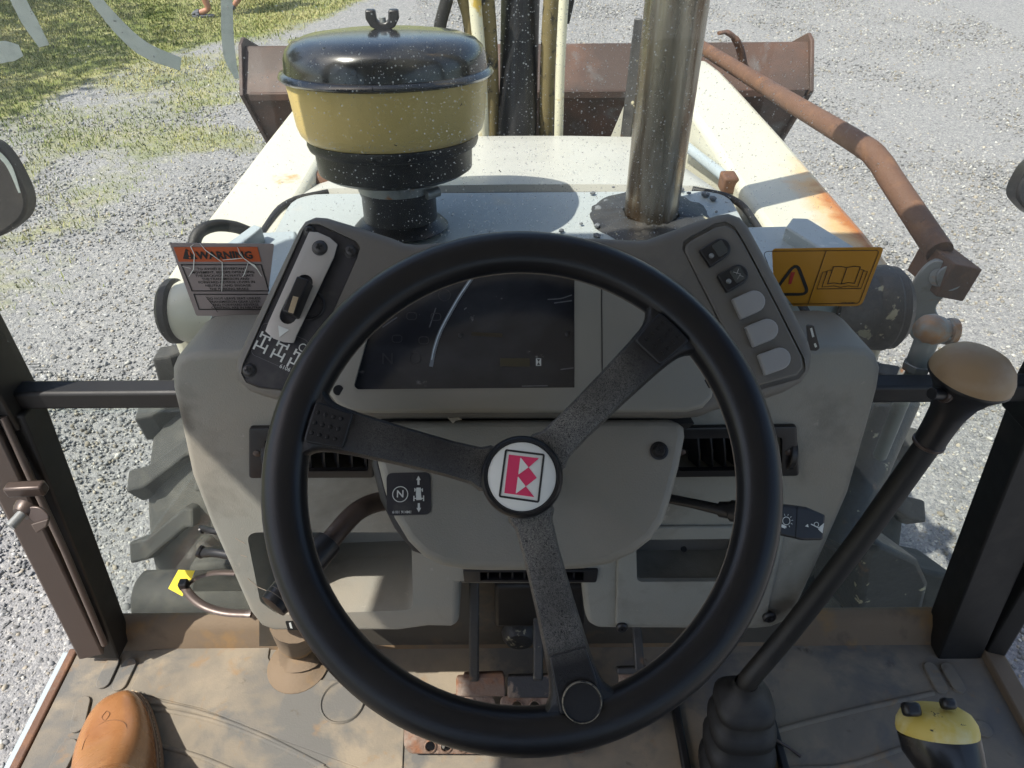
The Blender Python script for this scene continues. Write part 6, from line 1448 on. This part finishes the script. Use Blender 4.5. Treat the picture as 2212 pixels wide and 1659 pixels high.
Rd = [(0.15, 0.11), 0.085, 0.058, 0.038, 0.032, 0.085, 0.058, 0.038, 0.032, (0.14, 0.10), (0.15, 0.10), 0.055, 0.06, 0.085, 0.055, 0.042, 0.03, 0.028, 0.055, 0.042, 0.03, 0.028]
skin_body('body', V, E, Rd, M_skin, PE)
for (a, t) in ((f1, 0.0), (f2, 0.55)):
    R_ = Matrix.Rotation(t, 3, 'Y'); o3 = a + Vector((-0.14, 0, 0.0))
    sp_ = [(-0.06, 0.0), (-0.05, 0.03), (0.0, 0.045), (0.10, 0.038), (0.17, 0.035), (0.205, 0.018), (0.21, 0.0)]
    o2 = [o3 + R_ @ Vector((x, y, 0.028)) for x, y in sp_] + [o3 + R_ @ Vector((x, -y, 0.028)) for x, y in sp_[-2:0:-1]]
    sn = slab('sandal', o2, R_ @ Vector((0, 0, 1)), 0.028, M_sandal, PE, bev=0.004)
    tube('sandal_strap', [o3 + R_ @ Vector((0.02, 0.043, 0.03)), o3 + R_ @ Vector((0.02, 0.02, 0.078)), o3 + R_ @ Vector((0.02, -0.02, 0.078)), o3 + R_ @ Vector((0.02, -0.043, 0.03))], 0.022, M_sandal, sn, seg=10, flat=0.4)
    tube('sandal_toe', [o3 + R_ @ Vector((-0.055, 0.0, 0.035)), o3 + R_ @ Vector((-0.02, 0, 0.05)), o3 + R_ @ Vector((0.04, 0, 0.065))], [0.02, 0.036, 0.040], M_sandal, sn, seg=12, flat=0.6)
skin_body('shorts', [hip + Vector((0, 0, 0.05)), hip + Vector((0, -0.09, -0.05)), V[1].lerp(V[2], 0.72), hip + Vector((0, 0.09, -0.05)), V[5].lerp(V[6], 0.72)], [(0, 1), (1, 2), (0, 3), (3, 4)], [(0.165, 0.13), 0.105, 0.095, 0.105, 0.095], M_cloth, PE)
skin_body('shirt', [hip + Vector((0, 0, 0.03)), V[9], V[10], V[14], V[14].lerp(V[15], 0.6), V[18], V[18].lerp(V[19], 0.6)], [(0, 1), (1, 2), (2, 3), (3, 4), (2, 5), (5, 6)], [(0.16, 0.125), (0.155, 0.12), (0.165, 0.12), 0.075, 0.065, 0.075, 0.065], mat('pale_shirt_cotton', (0.45, 0.46, 0.47), 0.85), PE)
lathe('hair', [(0.0, 0.13), (0.05, 0.12), (0.085, 0.08), (0.098, 0.03), (0.092, -0.01), (0.07, -0.02)], V[13] + Vector((0.025, 0, -0.02)), (0.15, 0, 1), M_hair, PE, seg=24)

# ================================================================== LAWN TREES whose shade dapples the grass
def lawn_tree(base, height, cr, n, seed, label):
    r = np.random.default_rng(seed); t = thing('lawn_tree', label, 'tree', base, 'trees shading the lawn'); bpy.context.view_layer.update()
    base = Vector(base); topc = base + Vector((0.2, 0.1, height))
    tk = tube('trunk', smooth_path([base, base + Vector((0.05, 0.03, height * 0.3)), base + Vector((0.1, -0.05, height * 0.6)), topc]), [0.24 - 0.008 * k for k in range(19)], M_bark, t, seg=12)
    tips = []
    for k in range(11):
        a = k * 2.4; s = base + Vector((0.08, 0, height * r.uniform(0.45, 0.9))); e = topc + Vector((math.cos(a) * cr * r.uniform(0.5, 0.9), math.sin(a) * cr * r.uniform(0.5, 0.9), r.uniform(-0.8, 1.2)))
        tube('limb', smooth_path([s, s.lerp(e, 0.5) + Vector((0, 0, 0.35)), e], 4), [0.09, 0.085, 0.075, 0.065, 0.055, 0.045, 0.035, 0.025, 0.015], M_bark, tk, seg=8); tips.append(e); tips.append(s.lerp(e, 0.6))
    tips = np.array(tips); c = tips[r.integers(0, len(tips), n)] + r.normal(0, 0.42, (n, 3)) * np.array([1, 1, 0.7])
    u = r.normal(size=(n, 3)); u /= np.linalg.norm(u, axis=1, keepdims=True); v = np.cross(u, r.normal(size=(n, 3))); v /= np.linalg.norm(v, axis=1, keepdims=True)
    L = r.uniform(0.06, 0.12, n)[:, None]
    q = np.stack([c - u * L, c + v * L * 0.5, c + u * L, c - v * L * 0.5], 1).reshape(-1, 3)
    o = mesh_np('crown', q, (4 * np.arange(n)[:, None] + np.arange(4)[None]), M_leafg); o.parent = t; o.matrix_parent_inverse = Matrix.Translation(t.location).inverted(); o['kind'] = 'stuff'
    return t
lawn_tree((-9.2, 6.3, 0), 4.6, 2.3, 5200, 3, 'broadleaf tree standing beside the lawn, nearer the cab')
lawn_tree((-10.2, 10.2, 0), 5.0, 2.6, 5200, 5, 'broadleaf tree standing beside the lawn, farther from the cab')
